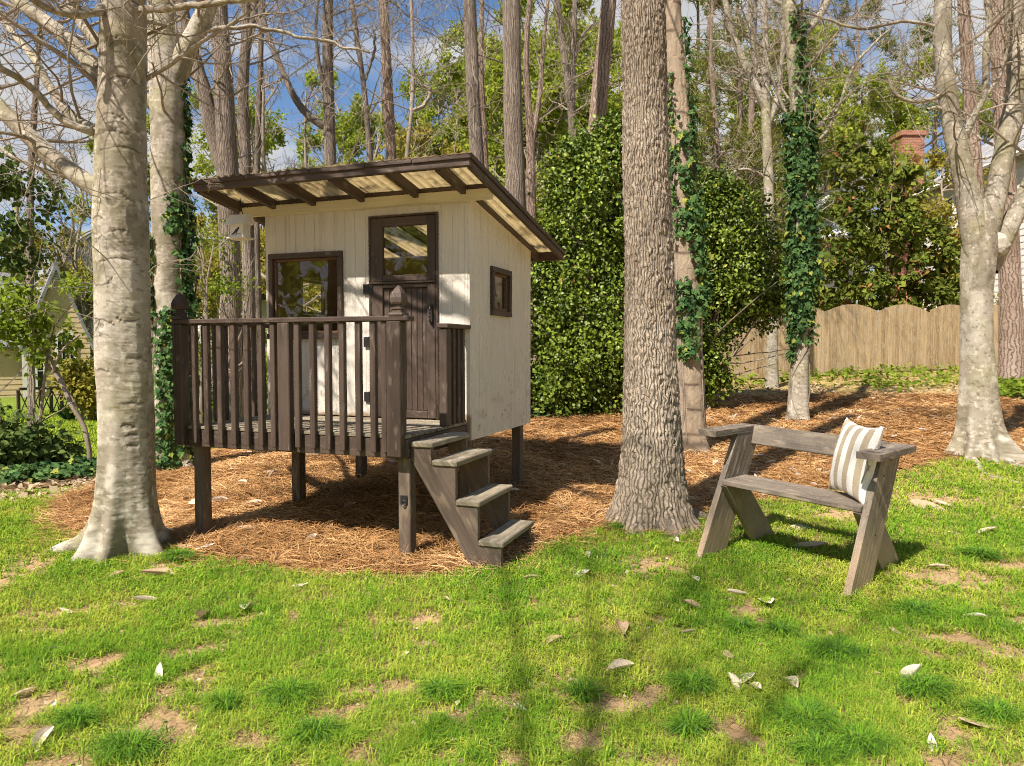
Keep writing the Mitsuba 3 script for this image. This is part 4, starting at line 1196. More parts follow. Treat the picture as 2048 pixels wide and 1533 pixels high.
YR = 9.0
rows = [(1386, 905, 33), (1382, 860, 28), (1378, 700, 27), (1372, 500, 27), (1362, 300, 25), (1348, 100, 21), (1340, 0, 20), (1326, -200, 18)]
P3, R3 = px_path(rows, YR, 13)
P3[0, 2] = gh(P3[0, 0], YR) - 0.1
TR = thing('hardwood_tree', 'leaning ringed trunk close behind the rough oak', 'tree')
part(TR, 'trunk', near_trunk(P3, R3, 300, 64, [(0.8, 0.10, 0.4), (-0.9, 0.1, 0.4)], lambda a, z: 0.006 * (meshkit.fbm(np.stack([a * 20, z * 12, 0 * z], -1), 3, 8) - 0.5) + 0.006 * np.abs(np.sin(z * 9.7 + a)), seed=9), 'm_ringed', smooth=True)
part(TR, 'twigs', branch_mesh(twigs_from(P3, R3, 10, 71, zmin=5.0, L=(1.5, 3.0))), 'm_twig', kind='stuff')
ivy_on('ivy_vine', 'ivy trailing down both sides of the leaning ringed trunk', P3, R3,
       [(zpx(420, YR), zpx(40, YR), 1.3, 0.5, 420, 0.04), (zpx(660, YR), zpx(400, YR), 0.9, 0.6, 620, 0.06), (zpx(420, YR), zpx(150, YR), -0.7, 0.5, 130, 0.03), (zpx(480, YR), zpx(270, YR), 0.2, 0.9, 330, 0.05), (zpx(720, YR), zpx(560, YR), -0.1, 0.8, 260, 0.04)], 0.07, 22)

YI = 11.5
rows = [(1596, 842, 24), (1597, 800, 20), (1601, 700, 18), (1606, 500, 18), (1602, 300, 18), (1592, 150, 16), (1577, 0, 14), (1560, -150, 13)]
P4, R4 = px_path(rows, YI, 13)
P4[0, 2] = gh(P4[0, 0], YI) - 0.1
TI = thing('hardwood_tree', 'slim trunk sheathed in dark ivy behind the bench\'s back', 'tree')
part(TI, 'trunk', near_trunk(P4, R4, 240, 48, [(0.8, 0.06, 0.5), (-0.9, 0.06, 0.5)], lambda a, z: 0.006 * (meshkit.fbm(np.stack([a * 9, z * 8, 0 * z], -1), 3, 8) - 0.5), seed=12), 'm_beech', smooth=True)
tw = []
for i, (rows, hw) in enumerate([([(1592, 110), (1612, 70), (1640, 30), (1664, -20), (1690, -120)], (8, 7, 7, 6, 5)), ([(1602, 310), (1660, 250), (1710, 130), (1780, 60)], (4, 3, 3, 2)), ([(1600, 280), (1560, 200), (1530, 100)], (4, 3, 2))]):
    q = np.array([at(a, b, YI) for a, b in rows]); r_ = np.array(hw) * YI / F
    part(TI, 'branch', limb(q, r_, 24, 10, 0.03, seed=50 + i), 'm_beech', smooth=True)
    tw += twigs_from(q, r_, 10, 180 + i, zmin=3.0, L=(0.8, 1.8), rmin=0.004)
tw += twigs_from(P4, R4, 12, 190, zmin=4.5, L=(1.0, 2.6), rmin=0.004)
part(TI, 'twigs', branch_mesh(tw), 'm_twig', kind='stuff')
ivy_on('ivy_vine', 'thick dark green ivy wrapping the slim trunk behind the bench', P4, R4,
       [(zpx(690, YI), zpx(560, YI), 0.0, 1.6, 900, 0.05), (zpx(570, YI), zpx(230, YI), 0.0, 2.2, 4600, 0.055), (zpx(250, YI), zpx(20, YI), 0.9, 0.7, 500, 0.05), (zpx(720, YI), zpx(640, YI), -0.9, 0.5, 120, 0.04)], 0.085, 23)

# --- forked beech at the right edge
YB = 8.75
rows = [(1962, 915, 48), (1960, 870, 43), (1957, 780, 38), (1954, 680, 33), (1954, 580, 31), (1958, 500, 34), (1962, 440, 29), (1964, 400, 12)]
P5, R5 = px_path(rows, YB)
P5[0, 2] = gh(P5[0, 0], YB) - 0.1
RB = thing('beech_tree', 'forked mottled beech right of the bench with a round burl', 'tree')
part(RB, 'trunk', near_trunk(P5, R5, 280, 80, [(-1.2, 0.16, 0.3), (-0.3, 0.18, 0.22), (0.4, 0.16, 0.24), (1.15, 0.34, 0.3), (2.5, 0.2, 0.4), (-2.4, 0.2, 0.4)], lambda a, z: 0.014 * (meshkit.fbm(np.stack([a * 5, z * 4, 0 * z], -1), 3, 8) - 0.5) + 0.045 * (meshkit.fbm(np.stack([a * 7, z * 0.8, 0 * z], -1), 2, 18) - 0.5), seed=15), 'm_beech', smooth=True)
tw = []
for i, (rows, hw) in enumerate([([(1955, 520), (1943, 430), (1925, 340), (1906, 250), (1890, 150), (1884, 50), (1890, -60), (1900, -200)], (30, 28, 25, 22, 21, 20, 18, 15)),
                            ([(1965, 500), (1985, 420), (2003, 330), (2024, 240), (2036, 120), (2030, 0), (2020, -150)], (27, 25, 25, 24, 24, 24, 20)),
                            ([(1975, 540), (2010, 470), (2040, 410), (2075, 330), (2110, 200)], (26, 23, 20, 17, 14)),
                            ([(1920, 290), (1948, 235), (1968, 190), (1972, 110), (1978, 40), (1965, -40)], (10, 8, 8, 8, 7, 6)), ([(1968, 195), (2000, 150), (2015, 80), (2020, 0)], (6, 5, 5, 4)),
                            ([(1880, 192), (1850, 202), (1821, 202), (1790, 187), (1777, 155)], (5, 5, 4, 4, 3)), ([(1878, 58), (1840, 46), (1790, 46), (1716, 57), (1660, 40), (1612, 27)], (4, 4, 4, 4, 3, 3)),
                            ([(1895, 225), (1870, 215), (1855, 220)], (5, 4, 3))]):
    q = np.array([at(a, b, YB + (0.25 if i in (1, 2) else 0)) for a, b in rows]); r_ = np.array(hw) * YB / F * 0.80
    part(RB, 'branch', limb(q, r_, 36, 14, 0.02, seed=80 + i), 'm_beech', smooth=True)
    if i != 7:
        tw += twigs_from(q, r_, 9 if i < 5 else 12, 280 + i, zmin=3.1, L=(0.5, 1.5), rmin=0.003, kids=(4, 3))
burl = trimesh.creation.icosphere(3, 1.0)
bv_ = np.array(burl.vertices) * [0.12, 0.10, 0.14] * (0.75 + 0.5 * meshkit.fbm(np.array(burl.vertices) * 2.2, 3, 4))[:, None] + at(1998, 492, YB - 0.02)
part(RB, 'burl', (bv_, np.array(burl.faces), bv_[:, [0, 2]]), 'm_beech', smooth=True, label='round knotted burl below the fork')
part(RB, 'twigs', branch_mesh(tw), 'm_twig', kind='stuff')
rt_ = [at(a, b) + [0, 0, 0.01] for a, b in ((1990, 905), (2015, 925), (2040, 935), (2075, 945))]
part(RB, 'root', limb(rt_, [0.07, 0.05, 0.035, 0.02], 24, 10, 0.02, 5), 'm_beech', smooth=True)
rt_ = [at(a, b) + [0, 0, 0.005] for a, b in ((1940, 915), (1958, 935), (1985, 955), (2045, 968))]
part(RB, 'root', limb(rt_, [0.06, 0.035, 0.02, 0.012], 24, 10, 0.02, 6), 'm_beech', smooth=True)

# --- the stand of tall trunks behind the playhouse
STAND = [
    ('hardwood_tree', 'grey furrowed trunk with a bent side limb, left behind the birdhouse', 'm_greybark', 13.0, [(466, 870, 24), (463, 700, 22), (461, 560, 21), (456, 380, 22), (449, 200, 20), (440, 60, 18), (434, -60, 16)], [([(458, 365), (432, 285), (412, 200), (390, 120), (372, 50), (350, -60)], (17, 16, 15, 13, 11, 9))]),
    ('hardwood_tree', 'narrower dark trunk just right of the furrowed one behind the birdhouse', 'm_greybark', 15.0, [(499, 850, 14), (498, 600, 13), (495, 450, 13), (490, 300, 12), (487, 150, 11), (492, 80, 10), (488, -60, 9)], [([(491, 110), (505, 40), (515, -40)], (8, 7, 6))]),
    ('hardwood_tree', 'slender trunk between the birdhouse and the playhouse wall', 'm_greybark', 17.0, [(518, 830, 9), (515, 600, 8), (512, 400, 7), (518, 200, 6), (526, 0, 5), (530, -60, 5)], []),
    ('hardwood_tree', 'dark trunk with a long limb sweeping up left, behind the roof\'s middle', 'm_greybark', 16.0, [(664, 800, 13), (663, 500, 12), (661, 330, 12), (656, 150, 11), (656, 0, 10), (658, -80, 9)], [([(652, 255), (612, 226), (578, 172), (548, 102), (522, 22), (505, -50)], (8, 7, 6, 5, 4, 3)), ([(650, 185), (638, 130), (632, 60), (640, -20)], (5, 4, 3, 2))]),
    ('pine_tree', 'straight brown pine trunk rising behind the roof right of its middle', 'm_pinebark', 17.0, [(792, 800, 12), (789, 500, 11), (783, 330, 11), (774, 150, 10), (767, 0, 9), (763, -80, 9)], []),
    ('hardwood_tree', 'thin winding dark trunk left of the brown pine', 'm_greybark', 16.0, [(745, 800, 8), (744, 500, 7), (741, 330, 6), (734, 240, 5), (727, 170, 5), (716, 90, 5), (700, -20, 4)], [([(727, 165), (745, 120), (750, 60)], (3, 3, 2))]),
    ('sapling', 'crooked thin sapling right of the brown pine, behind the roof', 'm_twig', 14.0, [(810, 800, 5), (810, 400, 5), (816, 290, 4), (823, 220, 4), (826, 120, 3), (822, -20, 3)], [([(823, 222), (846, 212), (862, 186), (842, 165), (812, 148)], (4, 4, 3, 3, 2))]),
    ('pine_tree', 'mottled brown trunk above the roof\'s front right corner', 'm_greybark', 14.0, [(962, 800, 16), (960, 500, 15), (955, 330, 14), (947, 200, 13), (942, 80, 13), (936, -80, 12)], []),
    ('sapling', 'slim trunk beside the roof\'s right edge', 'm_pinebark', 18.0, [(976, 800, 8), (973, 500, 8), (970, 320, 7), (964, 200, 6), (962, 100, 5), (966, -40, 4)], []),
    ('pine_tree', 'pale grey straight trunk right behind the roof\'s right end', 'm_greybark', 12.0, [(1040, 850, 22), (1038, 600, 21), (1034, 430, 20), (1028, 300, 19), (1025, 150, 18), (1021, -80, 17)], []),
    ('hardwood_tree', 'brown trunk half hidden behind the pale grey straight one', 'm_pinebark', 17.0, [(1066, 850, 11), (1064, 500, 10), (1062, 380, 10), (1060, 260, 8), (1052, 130, 6), (1064, -40, 5)], [([(1062, 300), (1078, 200), (1086, 100), (1100, -30)], (6, 5, 4, 3))]),
    ('hardwood_tree', 'dark curving trunk left of the pale leaning pine', 'm_greybark', 19.0, [(1150, 700, 9), (1148, 400, 9), (1145, 260, 8), (1138, 180, 7), (1127, 100, 7), (1110, -40, 6)], [([(1143, 240), (1147, 120), (1151, -30)], (6, 5, 5)), ([(1148, 120), (1175, 60), (1205, 40)], (4, 3, 2))]),
    ('pine_tree', 'pale leaning pine trunk rising out of the big evergreen shrub', 'm_pinebark', 14.5, [(1170, 830, 20), (1180, 500, 18), (1192, 270, 17), (1206, 120, 16), (1218, 0, 15), (1228, -100, 14)], []),
    ('hardwood_tree', 'bare pale tree spreading its limbs left of the ivy clad trunk', 'm_beech', 16.5, [(1545, 760, 12), (1543, 540, 11), (1538, 400, 10), (1535, 300, 10), (1531, 200, 9), (1530, 90, 7), (1524, -60, 6)], [([(1534, 225), (1500, 150), (1470, 85), (1448, -20)], (8, 7, 6, 5)), ([(1533, 260), (1560, 170), (1566, 60), (1580, -40)], (6, 5, 4, 3)), ([(1531, 190), (1505, 90), (1500, -30)], (5, 4, 3)), ([(1538, 360), (1480, 340), (1450, 360), (1425, 400)], (4, 3, 3, 2))]),
    ('pine_tree', 'stout brown pine behind the forked beech at the right edge', 'm_pinebark', 16.7, [(2024, 772, 28), (2021, 600, 24), (2016, 450, 22), (2006, 250, 20), (1998, 80, 18), (1992, -80, 16)], []),
    ('pine_tree', 'pinkish pine trunk seen through the fork of the right beech', 'm_pinebark', 15.0, [(1962, 760, 17), (1958, 500, 16), (1950, 330, 15), (1940, 200, 14), (1930, 60, 13), (1924, -80, 12)], []),
    ('hardwood_tree', 'thin dark trunk at the far left edge', 'm_greybark', 15.0, [(62, 800, 8), (60, 500, 8), (64, 300, 7), (76, 120, 5), (84, -60, 4)], []),
]
for i, (kind, lab, mat, Y, rows, limbs_) in enumerate(STAND):
    P, R = px_path(rows, Y, 15 if rows[-1][2] > 5 else 9)
    P[0, 2] = gh(P[0, 0], Y) - 0.1
    k = thing(kind, lab, 'tree')
    part(k, 'trunk', near_trunk(P, R, 90, 26, [(0.5, 0.05, 0.6), (-1.6, 0.05, 0.6), (2.6, 0.05, 0.6)], lambda a, z: 0.02 * (meshkit.fbm(np.stack([a * 3, z * 1.5, 0 * z], -1), 2, 8) - 0.5), seed=30 + i), mat, smooth=True)
    tw = []
    for j, (lr, hw) in enumerate(limbs_):
        q = np.array([at(a, b, Y) for a, b in lr]); r_ = np.array(hw) * Y / F
        part(k, 'branch', limb(q, r_, 24, 9, 0.04, seed=200 + 10 * i + j), mat, smooth=True)
        tw += twigs_from(q, r_, 7, 500 + 10 * i + j, zmin=2.5, L=(0.8, 2.0), rmin=0.0055)
    pine = kind == 'pine_tree'
    tw += twigs_from(P, R, 4 if pine else 9, 700 + i, zmin=6.0 if pine else 4.0, L=(1.4, 3.6), rmin=0.0045, kids=(5, 3))
    part(k, 'twigs', branch_mesh(tw), 'm_twig', kind='stuff')
# ------------------------------------------------------------------ filler trees, shrubs, woods
PROTO = {}


def proto(name, seed, height, r0, kids, leaf=None, leaf_n=0, leaf_size=0.09, level=3, first=0.3, up=0.10, mat='m_twig'):
    g = np.random.default_rng(seed)
    P = np.array([[0.25 * g.normal() * t, 0.25 * g.normal() * t, -0.3 + t * height] for t in np.linspace(0, 1, 7)]); P[0, :2] = 0; P[1, :2] *= 0.5
    R = np.linspace(r0, r0 * 0.15, 7)
    tr = limb(P, R, 24, 9, 0.05, seed)
    br = []
    S = spline(P, 60)
    for i in range(kids):
        t = g.uniform(first, 0.97)
        a = g.uniform(0, 6.28)
        d = np.array([math.cos(a), math.sin(a), g.uniform(0.15, 1.1)])
        br += grow(S[int(t * 59)], d, height * g.uniform(0.13, 0.26) * (1.25 - 0.7 * t), r0 * 0.42 * (1 - 0.75 * t) + 0.012, level - 1, int(g.integers(1 << 30)), up=up, kids=(5, 4, 3), bend=0.35, rmin=0.0042, spread=0.85)
    scene[f'copies_of_{name}'] = {'type': 'shapegroup', 'trunk': ply((tr[0], tr[1]), mat, smooth=True, uv=tr[2])}
    b = branch_mesh(br)
    scene[f'copies_of_{name}']['branches'] = ply((b[0], b[1]), 'm_twig', smooth=False, uv=b[2])
    if leaf:
        tips = [x for x in br if x[2] == max(q[2] for q in br)]
        idx = g.integers(len(tips), size=leaf_n)
        pos = np.array([tips[i][0][g.integers(1, 6)] for i in idx]) + g.normal(0, 0.10, (leaf_n, 3))
        lv = leaves(pos, sphere_dirs(g, leaf_n), sphere_dirs(g, leaf_n) + [0, 0, 0.7], leaf_size * g.uniform(0.6, 1.4, leaf_n), 0.8, LEAF4, g)
        scene[f'copies_of_{name}']['foliage'] = ply((lv[0], lv[1]), leaf, uv=lv[2])


def pine_proto(name, seed, height, r0, crown0, n_br, tuft_n, size):
    g = np.random.default_rng(seed)
    P = np.array([[0.15 * g.normal() * t, 0.15 * g.normal() * t, -0.3 + t * height] for t in np.linspace(0, 1, 6)]); P[0, :2] = 0
    tr = limb(P, np.linspace(r0, r0 * 0.2, 6), 24, 9, 0.05, seed)
    br, S = [], spline(P, 60)
    for i in range(n_br):
        t = g.uniform(crown0, 0.98); a = g.uniform(0, 6.28)
        br += grow(S[int(t * 59)], (math.cos(a), math.sin(a), g.uniform(-0.1, 0.5)), height * 0.2 * (1.35 - t) / (1.35 - crown0), 0.05 * (1.2 - t) + 0.01, 1, int(g.integers(1 << 30)), up=0.05, kids=(6,), rmin=0.006)
    b = branch_mesh(br)
    idx = g.integers(len(br), size=tuft_n)
    c = np.array([br[i][0][g.integers(2, 6)] for i in idx]) + g.normal(0, 0.10, (tuft_n, 3))
    k = 9
    ax = unit(sphere_dirs(g, tuft_n * k) + np.repeat(sphere_dirs(g, tuft_n), k, 0) * 0.6 + [0, 0, 0.3])
    lv = leaves(np.repeat(c, k, 0), ax, sphere_dirs(g, tuft_n * k), size * g.uniform(0.6, 1.3, tuft_n * k), 0.22, TRI, g)
    scene[f'copies_of_{name}'] = {'type': 'shapegroup', 'trunk': ply((tr[0], tr[1]), 'm_pinebark', smooth=True, uv=tr[2]), 'branches': ply((b[0], b[1]), 'm_twig', uv=b[2]), 'foliage': ply((lv[0], lv[1]), 'm_needle', uv=lv[2])}


proto('bare_a', 1, 13.0, 0.17, 15)
proto('bare_b', 2, 11.0, 0.13, 15, first=0.2)
proto('bare_c', 3, 15.0, 0.20, 16)
proto('leafy_a', 4, 10.0, 0.12, 15, 'm_spring', 9500, 0.13, first=0.18)
proto('leafy_b', 5, 13.0, 0.16, 16, 'm_spring', 10500, 0.13, first=0.25)
proto('leafy_c', 6, 6.5, 0.08, 14, 'm_yellow', 3800, 0.11, first=0.12, level=3)
pine_proto('pine_a', 7, 17.0, 0.22, 0.30, 30, 900, 0.32)
pine_proto('pine_b', 8, 13.0, 0.17, 0.18, 28, 900, 0.30)
WORDS = {'bare_a': ('bare_tree', 'leafless grey tree in the woods', 'bare trees in the woods'), 'bare_b': ('bare_tree', 'leafless twiggy tree in the woods', 'twiggy bare trees in the woods'), 'bare_c': ('bare_tree', 'tall leafless tree in the woods', 'tall bare trees in the woods'),
         'leafy_a': ('budding_tree', 'tree in fresh yellow green leaf', 'trees in fresh leaf in the woods'), 'leafy_b': ('budding_tree', 'tall tree in fresh yellow green leaf', 'tall trees in fresh leaf in the woods'),
         'leafy_c': ('understory_tree', 'small yellow green tree in the woods', 'small yellow green trees in the woods'), 'pine_a': ('pine_tree', 'tall olive green pine in the woods', 'tall pines in the woods'), 'pine_b': ('pine_tree', 'bushy olive pine in the woods', 'bushy pines in the woods')}


ZONES = [(20, 'at the far left edge'), (190, 'left of the scarred beech'), (380, 'behind the two beeches'), (455, 'left of the furrowed trunk'), (560, 'above the left end of the roof'), (640, 'left of the sweeping limbed trunk'), (720, 'right of the sweeping limbed trunk'),
         (800, 'beside the brown pine above the roof'), (890, 'above the right half of the roof'), (975, 'above the roof\'s front corner'), (1060, 'beside the pale grey straight trunk'), (1150, 'above the tall shrub'), (1240, 'beside the pale leaning pine'), (1440, 'right of the ringed trunk'),
         (1520, 'left of the bare pale tree'), (1600, 'behind the ivy clad trunk'), (1740, 'above the magnolia\'s left side'), (1880, 'above the brick chimney'), (9999, 'behind the forked beech')]
seen_ = {}


def plant(kind, px, Y, s=1.0, rot=None):
    p = at(px, 683, Y)
    zone = next(t for m_, t in ZONES if px < m_)
    lab = WORDS[kind][1].replace(' in the woods', '') + ' in the woods ' + zone.replace('the left end of the roof', 'the roof\'s left end')
    seen_.setdefault(lab, 0); seen_[lab] += 1
    if seen_[lab] > 1:
        lab = lab.replace(' in the woods', ' farther back')
    key = thing(WORDS[kind][0], lab, 'tree', WORDS[kind][2])
    labels[key + '__branches'] = {'kind': 'stuff'}
    labels[key + '__foliage'] = {'kind': 'stuff'}
    if 'bare' in kind:
        del labels[key + '__foliage']
    rot = rng.uniform(0, 360) if rot is None else rot
    scene[key] = {'type': 'instance', 'group_': {'type': 'ref', 'id': f'copies_of_{kind}'}, 'to_world': T4().translate([p[0], Y, float(ground_h(p[0], Y)) - 0.1]).rotate([0, 0, 1], float(rot)).scale(float(s))}
    return key


# left part of the view: bare trees, some yellow green; centre: fresh leaf; right: pines
for (kind, px, Y, s) in [('bare_a', -60, 17, 0.9), ('bare_b', 40, 40, 1.3), ('leafy_c', 100, 40, 1.5), ('bare_c', 130, 42, 1.0), ('bare_b', 160, 38, 1.2), ('leafy_c', 30, 44, 1.7), ('leafy_c', 165, 46, 1.7), ('leafy_c', 400, 24, 1.1), ('leafy_c', 425, 27, 1.0), ('bare_b', 540, 20, 1.0),
                         ('leafy_c', 580, 27, 1.2), ('leafy_c', 590, 34, 1.3), ('bare_a', 620, 30, 1.0), ('leafy_c', 665, 30, 1.4), ('leafy_c', 700, 38, 1.4), ('bare_c', 760, 34, 1.0), ('leafy_a', 830, 27, 0.9), ('leafy_c', 850, 30, 1.3),
                         ('leafy_a', 880, 26, 1.0), ('pine_b', 845, 33, 1.0), ('leafy_b', 905, 27, 0.9), ('leafy_b', 990, 30, 1.0), ('leafy_a', 1060, 24, 1.1), ('leafy_b', 1100, 28, 1.0), ('leafy_a', 1130, 22, 1.0), ('leafy_b', 1170, 32, 1.1), ('leafy_a', 1220, 26, 1.1),
                         ('leafy_a', 1010, 25, 1.0), ('leafy_a', 960, 36, 1.3), ('pine_b', 1420, 27, 1.1), ('pine_a', 1470, 31, 1.0), ('pine_b', 1425, 22, 0.9), ('pine_b', 1380, 34, 1.3), ('pine_a', 1500, 26, 0.9), ('pine_b', 1530, 36, 1.2), ('leafy_b', 1590, 29, 1.0),
                         ('leafy_a', 1660, 31, 1.1), ('pine_a', 1700, 40, 1.1), ('leafy_b', 1720, 34, 1.0), ('leafy_a', 1770, 42, 1.5), ('pine_a', 1790, 48, 1.2), ('pine_b', 1650, 46, 1.6), ('pine_a', 1860, 46, 1.2), ('leafy_b', 1960, 50, 1.4), ('pine_b', 2010, 52, 1.8),
                         ('leafy_c', 310, 24, 1.0), ('bare_b', 230, 26, 1.1), ('leafy_c', 520, 33, 1.7), ('leafy_b', 490, 34, 1.1), ('leafy_a', 250, 32, 1.2), ('leafy_b', 690, 37, 1.2), ('leafy_a', 1480, 40, 1.5), ('leafy_c', 1885, 25, 1.25), ('leafy_a', 610, 40, 1.3), ('leafy_c', 700, 30, 1.6), ('leafy_a', 790, 38, 1.3), ('leafy_c', 850, 24, 1.4), ('leafy_a', 560, 48, 1.5), ('leafy_b', 1040, 36, 1.2), ('leafy_a', 1200, 38, 1.5), ('leafy_c', 480, 40, 1.7), ('leafy_c', 640, 46, 1.9), ('leafy_c', 770, 50, 2.0), ('leafy_a', 920, 48, 1.7), ('bare_c', 470, 36, 1.1), ('bare_c', 660, 42, 1.2), ('leafy_c', 735, 27, 1.3), ('bare_a', 800, 44, 1.3)]:
    plant(kind, px, Y, s)


BT = thing('bare_tree', 'leafless tree behind the viewpoint whose limb shadows fan over the lawn', 'tree')
f0 = np.array([-3.0, -2.6, 5.8])
part(BT, 'trunk', limb([(-2.95, -2.6, -0.2), (-3.05, -2.55, 2.0), (-2.95, -2.65, 4.0), f0], [0.20, 0.12, 0.09, 0.06], 40, 14, 0.03, 3), 'm_beech', smooth=True)
tw = []
for i, (sx_, sy_, z) in enumerate([(0.85, 6.1, 10.4), (-0.1, 5.6, 9.8), (1.9, 6.1, 10.8), (2.8, 5.6, 10.4)]):
    e = np.array([sx_ - 0.517 * z, sy_ - 0.661 * z, z])
    m1 = f0 + (e - f0) * 0.45 + rng.normal(0, 0.18, 3)
    q = np.array([f0 - [0, 0, 0.1], m1, f0 + (e - f0) * 0.75 + rng.normal(0, 0.12, 3), e]); r_ = np.array([0.024, 0.020, 0.016, 0.008])
    part(BT, 'branch', limb(q, r_, 30, 10, 0.06, seed=90 + i), 'm_beech', smooth=True)
    tw += twigs_from(q, r_, 16, 900 + i, zmin=7.6, L=(0.8, 2.0), level=1, rmin=0.006, kids=(4, 3))
part(BT, 'twigs', branch_mesh(tw), 'm_twig', kind='stuff')


def blobs(spec, n, g, shell=0.16):
    """Points in clumps over the outside of a union of ellipsoids (centre, radii). Returns positions and outward normals."""
    C = np.array([s[0] for s in spec]); Rr = np.array([s[1] for s in spec])
    area = (Rr[:, 0] * Rr[:, 2] + Rr[:, 1] * Rr[:, 2] + Rr[:, 0] * Rr[:, 1]); area = area / area.sum()
    m = max(n // 58, 8)
    b = g.choice(len(spec), m * 3, p=area)
    d = sphere_dirs(g, m * 3)
    c = C[b] + d * Rr[b] * (1.04 - np.abs(g.normal(0, shell, m * 3)) + 0.10 * (g.random(m * 3) ** 4))[:, None] * (0.62 + 0.74 * meshkit.fbm(d * 3.4 + b[:, None] * 5.0, 3, 3))[:, None]
    inside = np.zeros(len(c), int)
    for k in range(len(spec)):
        inside += (((c - C[k]) / (Rr[k] * 0.80)) ** 2).sum(1) < 1
    keep = (inside - ((((c - C[b]) / (Rr[b] * 0.80)) ** 2).sum(1) < 1)) < 1
    c, d = c[keep][:m], d[keep][:m]
    i = g.integers(len(c), size=n)
    o = g.normal(0, 1, (n, 3))
    rad = g.uniform(0.10, 0.30, len(c))[i][:, None]
    return c[i] + o * rad * 0.55, unit(d[i] + 0.6 * unit(o)), g.random(len(c))[i]


def shrub(key, label, spec, n, size, mat, seed, cat='shrub', shape=LEAF6, wd=0.85, stems=6, shell=0.19, core=0.12, droop=0.0, curl=1.0):
    g = np.random.default_rng(seed)
    pos, out, tone = blobs(spec, n, g, shell)
    ax = unit(out * 0.6 + sphere_dirs(g, n) * 0.9 + [0, 0, -droop])
    nr = unit(out * 0.7 + sphere_dirs(g, n) * 0.7 + [0, 0, 0.55])
    k = thing(key, label, cat)
    ms = [leaves(pos, ax, nr, size * g.uniform(0.55, 1.35, n), wd, shape, g, curl)]
    rt2 = np.repeat(tone, len(shape[0]))
    lf = ms[0][2]
    lf[:, 0] = np.where(lf[:, 0] > 0.9, lf[:, 0], 0.5 * lf[:, 0] + 0.42 * rt2)
    m = int(n * core)
    C = np.array([s[0] for s in spec]); Rr = np.array([s[1] for s in spec])
    if m:
        b = g.integers(len(spec), size=m)
        q = C[b] + sphere_dirs(g, m) * Rr[b] * (g.random(m) ** 0.5 * 0.8)[:, None]
        ms.append(leaves(q, sphere_dirs(g, m), sphere_dirs(g, m), size * 2.0, 0.9, LEAF4, g))
    part(k, 'foliage', join(ms), mat, kind='stuff')
    st_ = []
    low = C[np.argmin(C[:, 2] - Rr[:, 2])]
    base = np.array([low[0], low[1], gh(low[0], low[1]) - 0.05])
    for j in range(stems):
        s = spec[int(g.integers(len(spec)))]
        st_ += grow(base + g.normal(0, 0.12, 3) * [1, 1, 0], s[0] - base, np.linalg.norm(s[0] - base) * 1.0, 0.03, 1, int(g.integers(1 << 30)), up=0.0, kids=(5,), bend=0.18)
    part(k, 'stem', branch_mesh(st_), 'm_twig', kind='stuff')
    return k


def B(px, py, rx, ry, Y, depth=None):
    r = np.array([rx, 0, ry]) * Y / F
    r[1] = depth or max(r[0], 0.4)
    return at(px, py, Y), r


YS = 12.4
shrub('evergreen_shrub', 'tall glossy evergreen shrub mass between the playhouse and the oak', [B(1150, 720, 95, 110, YS), B(1135, 560, 85, 130, YS), B(1200, 430, 100, 130, YS, .9), B(1235, 330, 75, 85, YS), B(1215, 640, 130, 170, YS, .9), B(1165, 350, 60, 60, YS), B(1285, 500, 80, 180, YS), B(1340, 600, 60, 150, YS + .2), B(1330, 430, 50, 60, YS + .2), B(1120, 790, 60, 40, YS - .3)], 46000, 0.062, 'm_laurel', 31)
shrub('evergreen_shrub', 'lower dense evergreen shrub spreading over the fence right of the ringed trunk', [B(1440, 470, 85, 110, YS + .6), B(1495, 560, 82, 90, YS + .6, .7), B(1410, 640, 62, 135, YS + .6), B(1525, 600, 46, 40, YS + .6, .4), B(1395, 420, 60, 75, YS + .6), B(1395, 740, 55, 55, YS + .4)], 27000, 0.062, 'm_laurel', 32)
YM = 23.5
shrub('magnolia_tree', 'broad leaved magnolia standing behind the scalloped fence', [B(1690, 530, 75, 90, YM), B(1780, 530, 90, 95, YM), B(1870, 540, 55, 80, YM), B(1740, 410, 70, 85, YM), B(1715, 325, 48, 70, YM), B(1812, 345, 30, 34, YM), B(1810, 430, 50, 60, YM), B(1900, 530, 35, 70, YM), B(1655, 590, 50, 40, YM), B(1760, 600, 140, 40, YM)], 10500, 0.17, 'm_magnolia', 33, cat='tree', shell=0.25, core=0.05, wd=0.62, droop=0.35)
shrub('evergreen_shrub', 'dark broad leaved shrub at the lower left edge', [B(40, 900, 70, 45, 9.5), B(95, 918, 45, 32, 9.8), B(0, 935, 70, 50, 9.2), B(-50, 890, 70, 60, 9.4)], 4200, 0.09, 'm_holly', 34, core=0.1, shell=0.3)
shrub('holly_tree', 'dark leaved evergreen hanging in at the upper left edge', [B(40, 370, 55, 50, 10.5), B(5, 450, 55, 60, 10.3), B(75, 440, 30, 40, 10.8), B(-40, 400, 60, 90, 10.4), B(20, 520, 45, 25, 10.5)], 1700, 0.085, 'm_holly', 35, cat='tree', core=0.0, shell=0.5, stems=1)
k = shrub('understory_sapling', 'slanting sapling with sprays of bright green leaves before the tan house', [B(25, 590, 50, 24, 9.6, .5), B(120, 692, 50, 10, 9.8, .4), B(10, 655, 40, 25, 9.5, .5), B(65, 640, 30, 12, 9.7, .4), B(165, 668, 22, 12, 9.9, .3), B(-30, 620, 60, 50, 9.5, .5), B(20, 715, 25, 12, 9.7, .3)], 1500, 0.075, 'm_bright', 36, cat='tree', core=0.0, shell=0.7, stems=1)
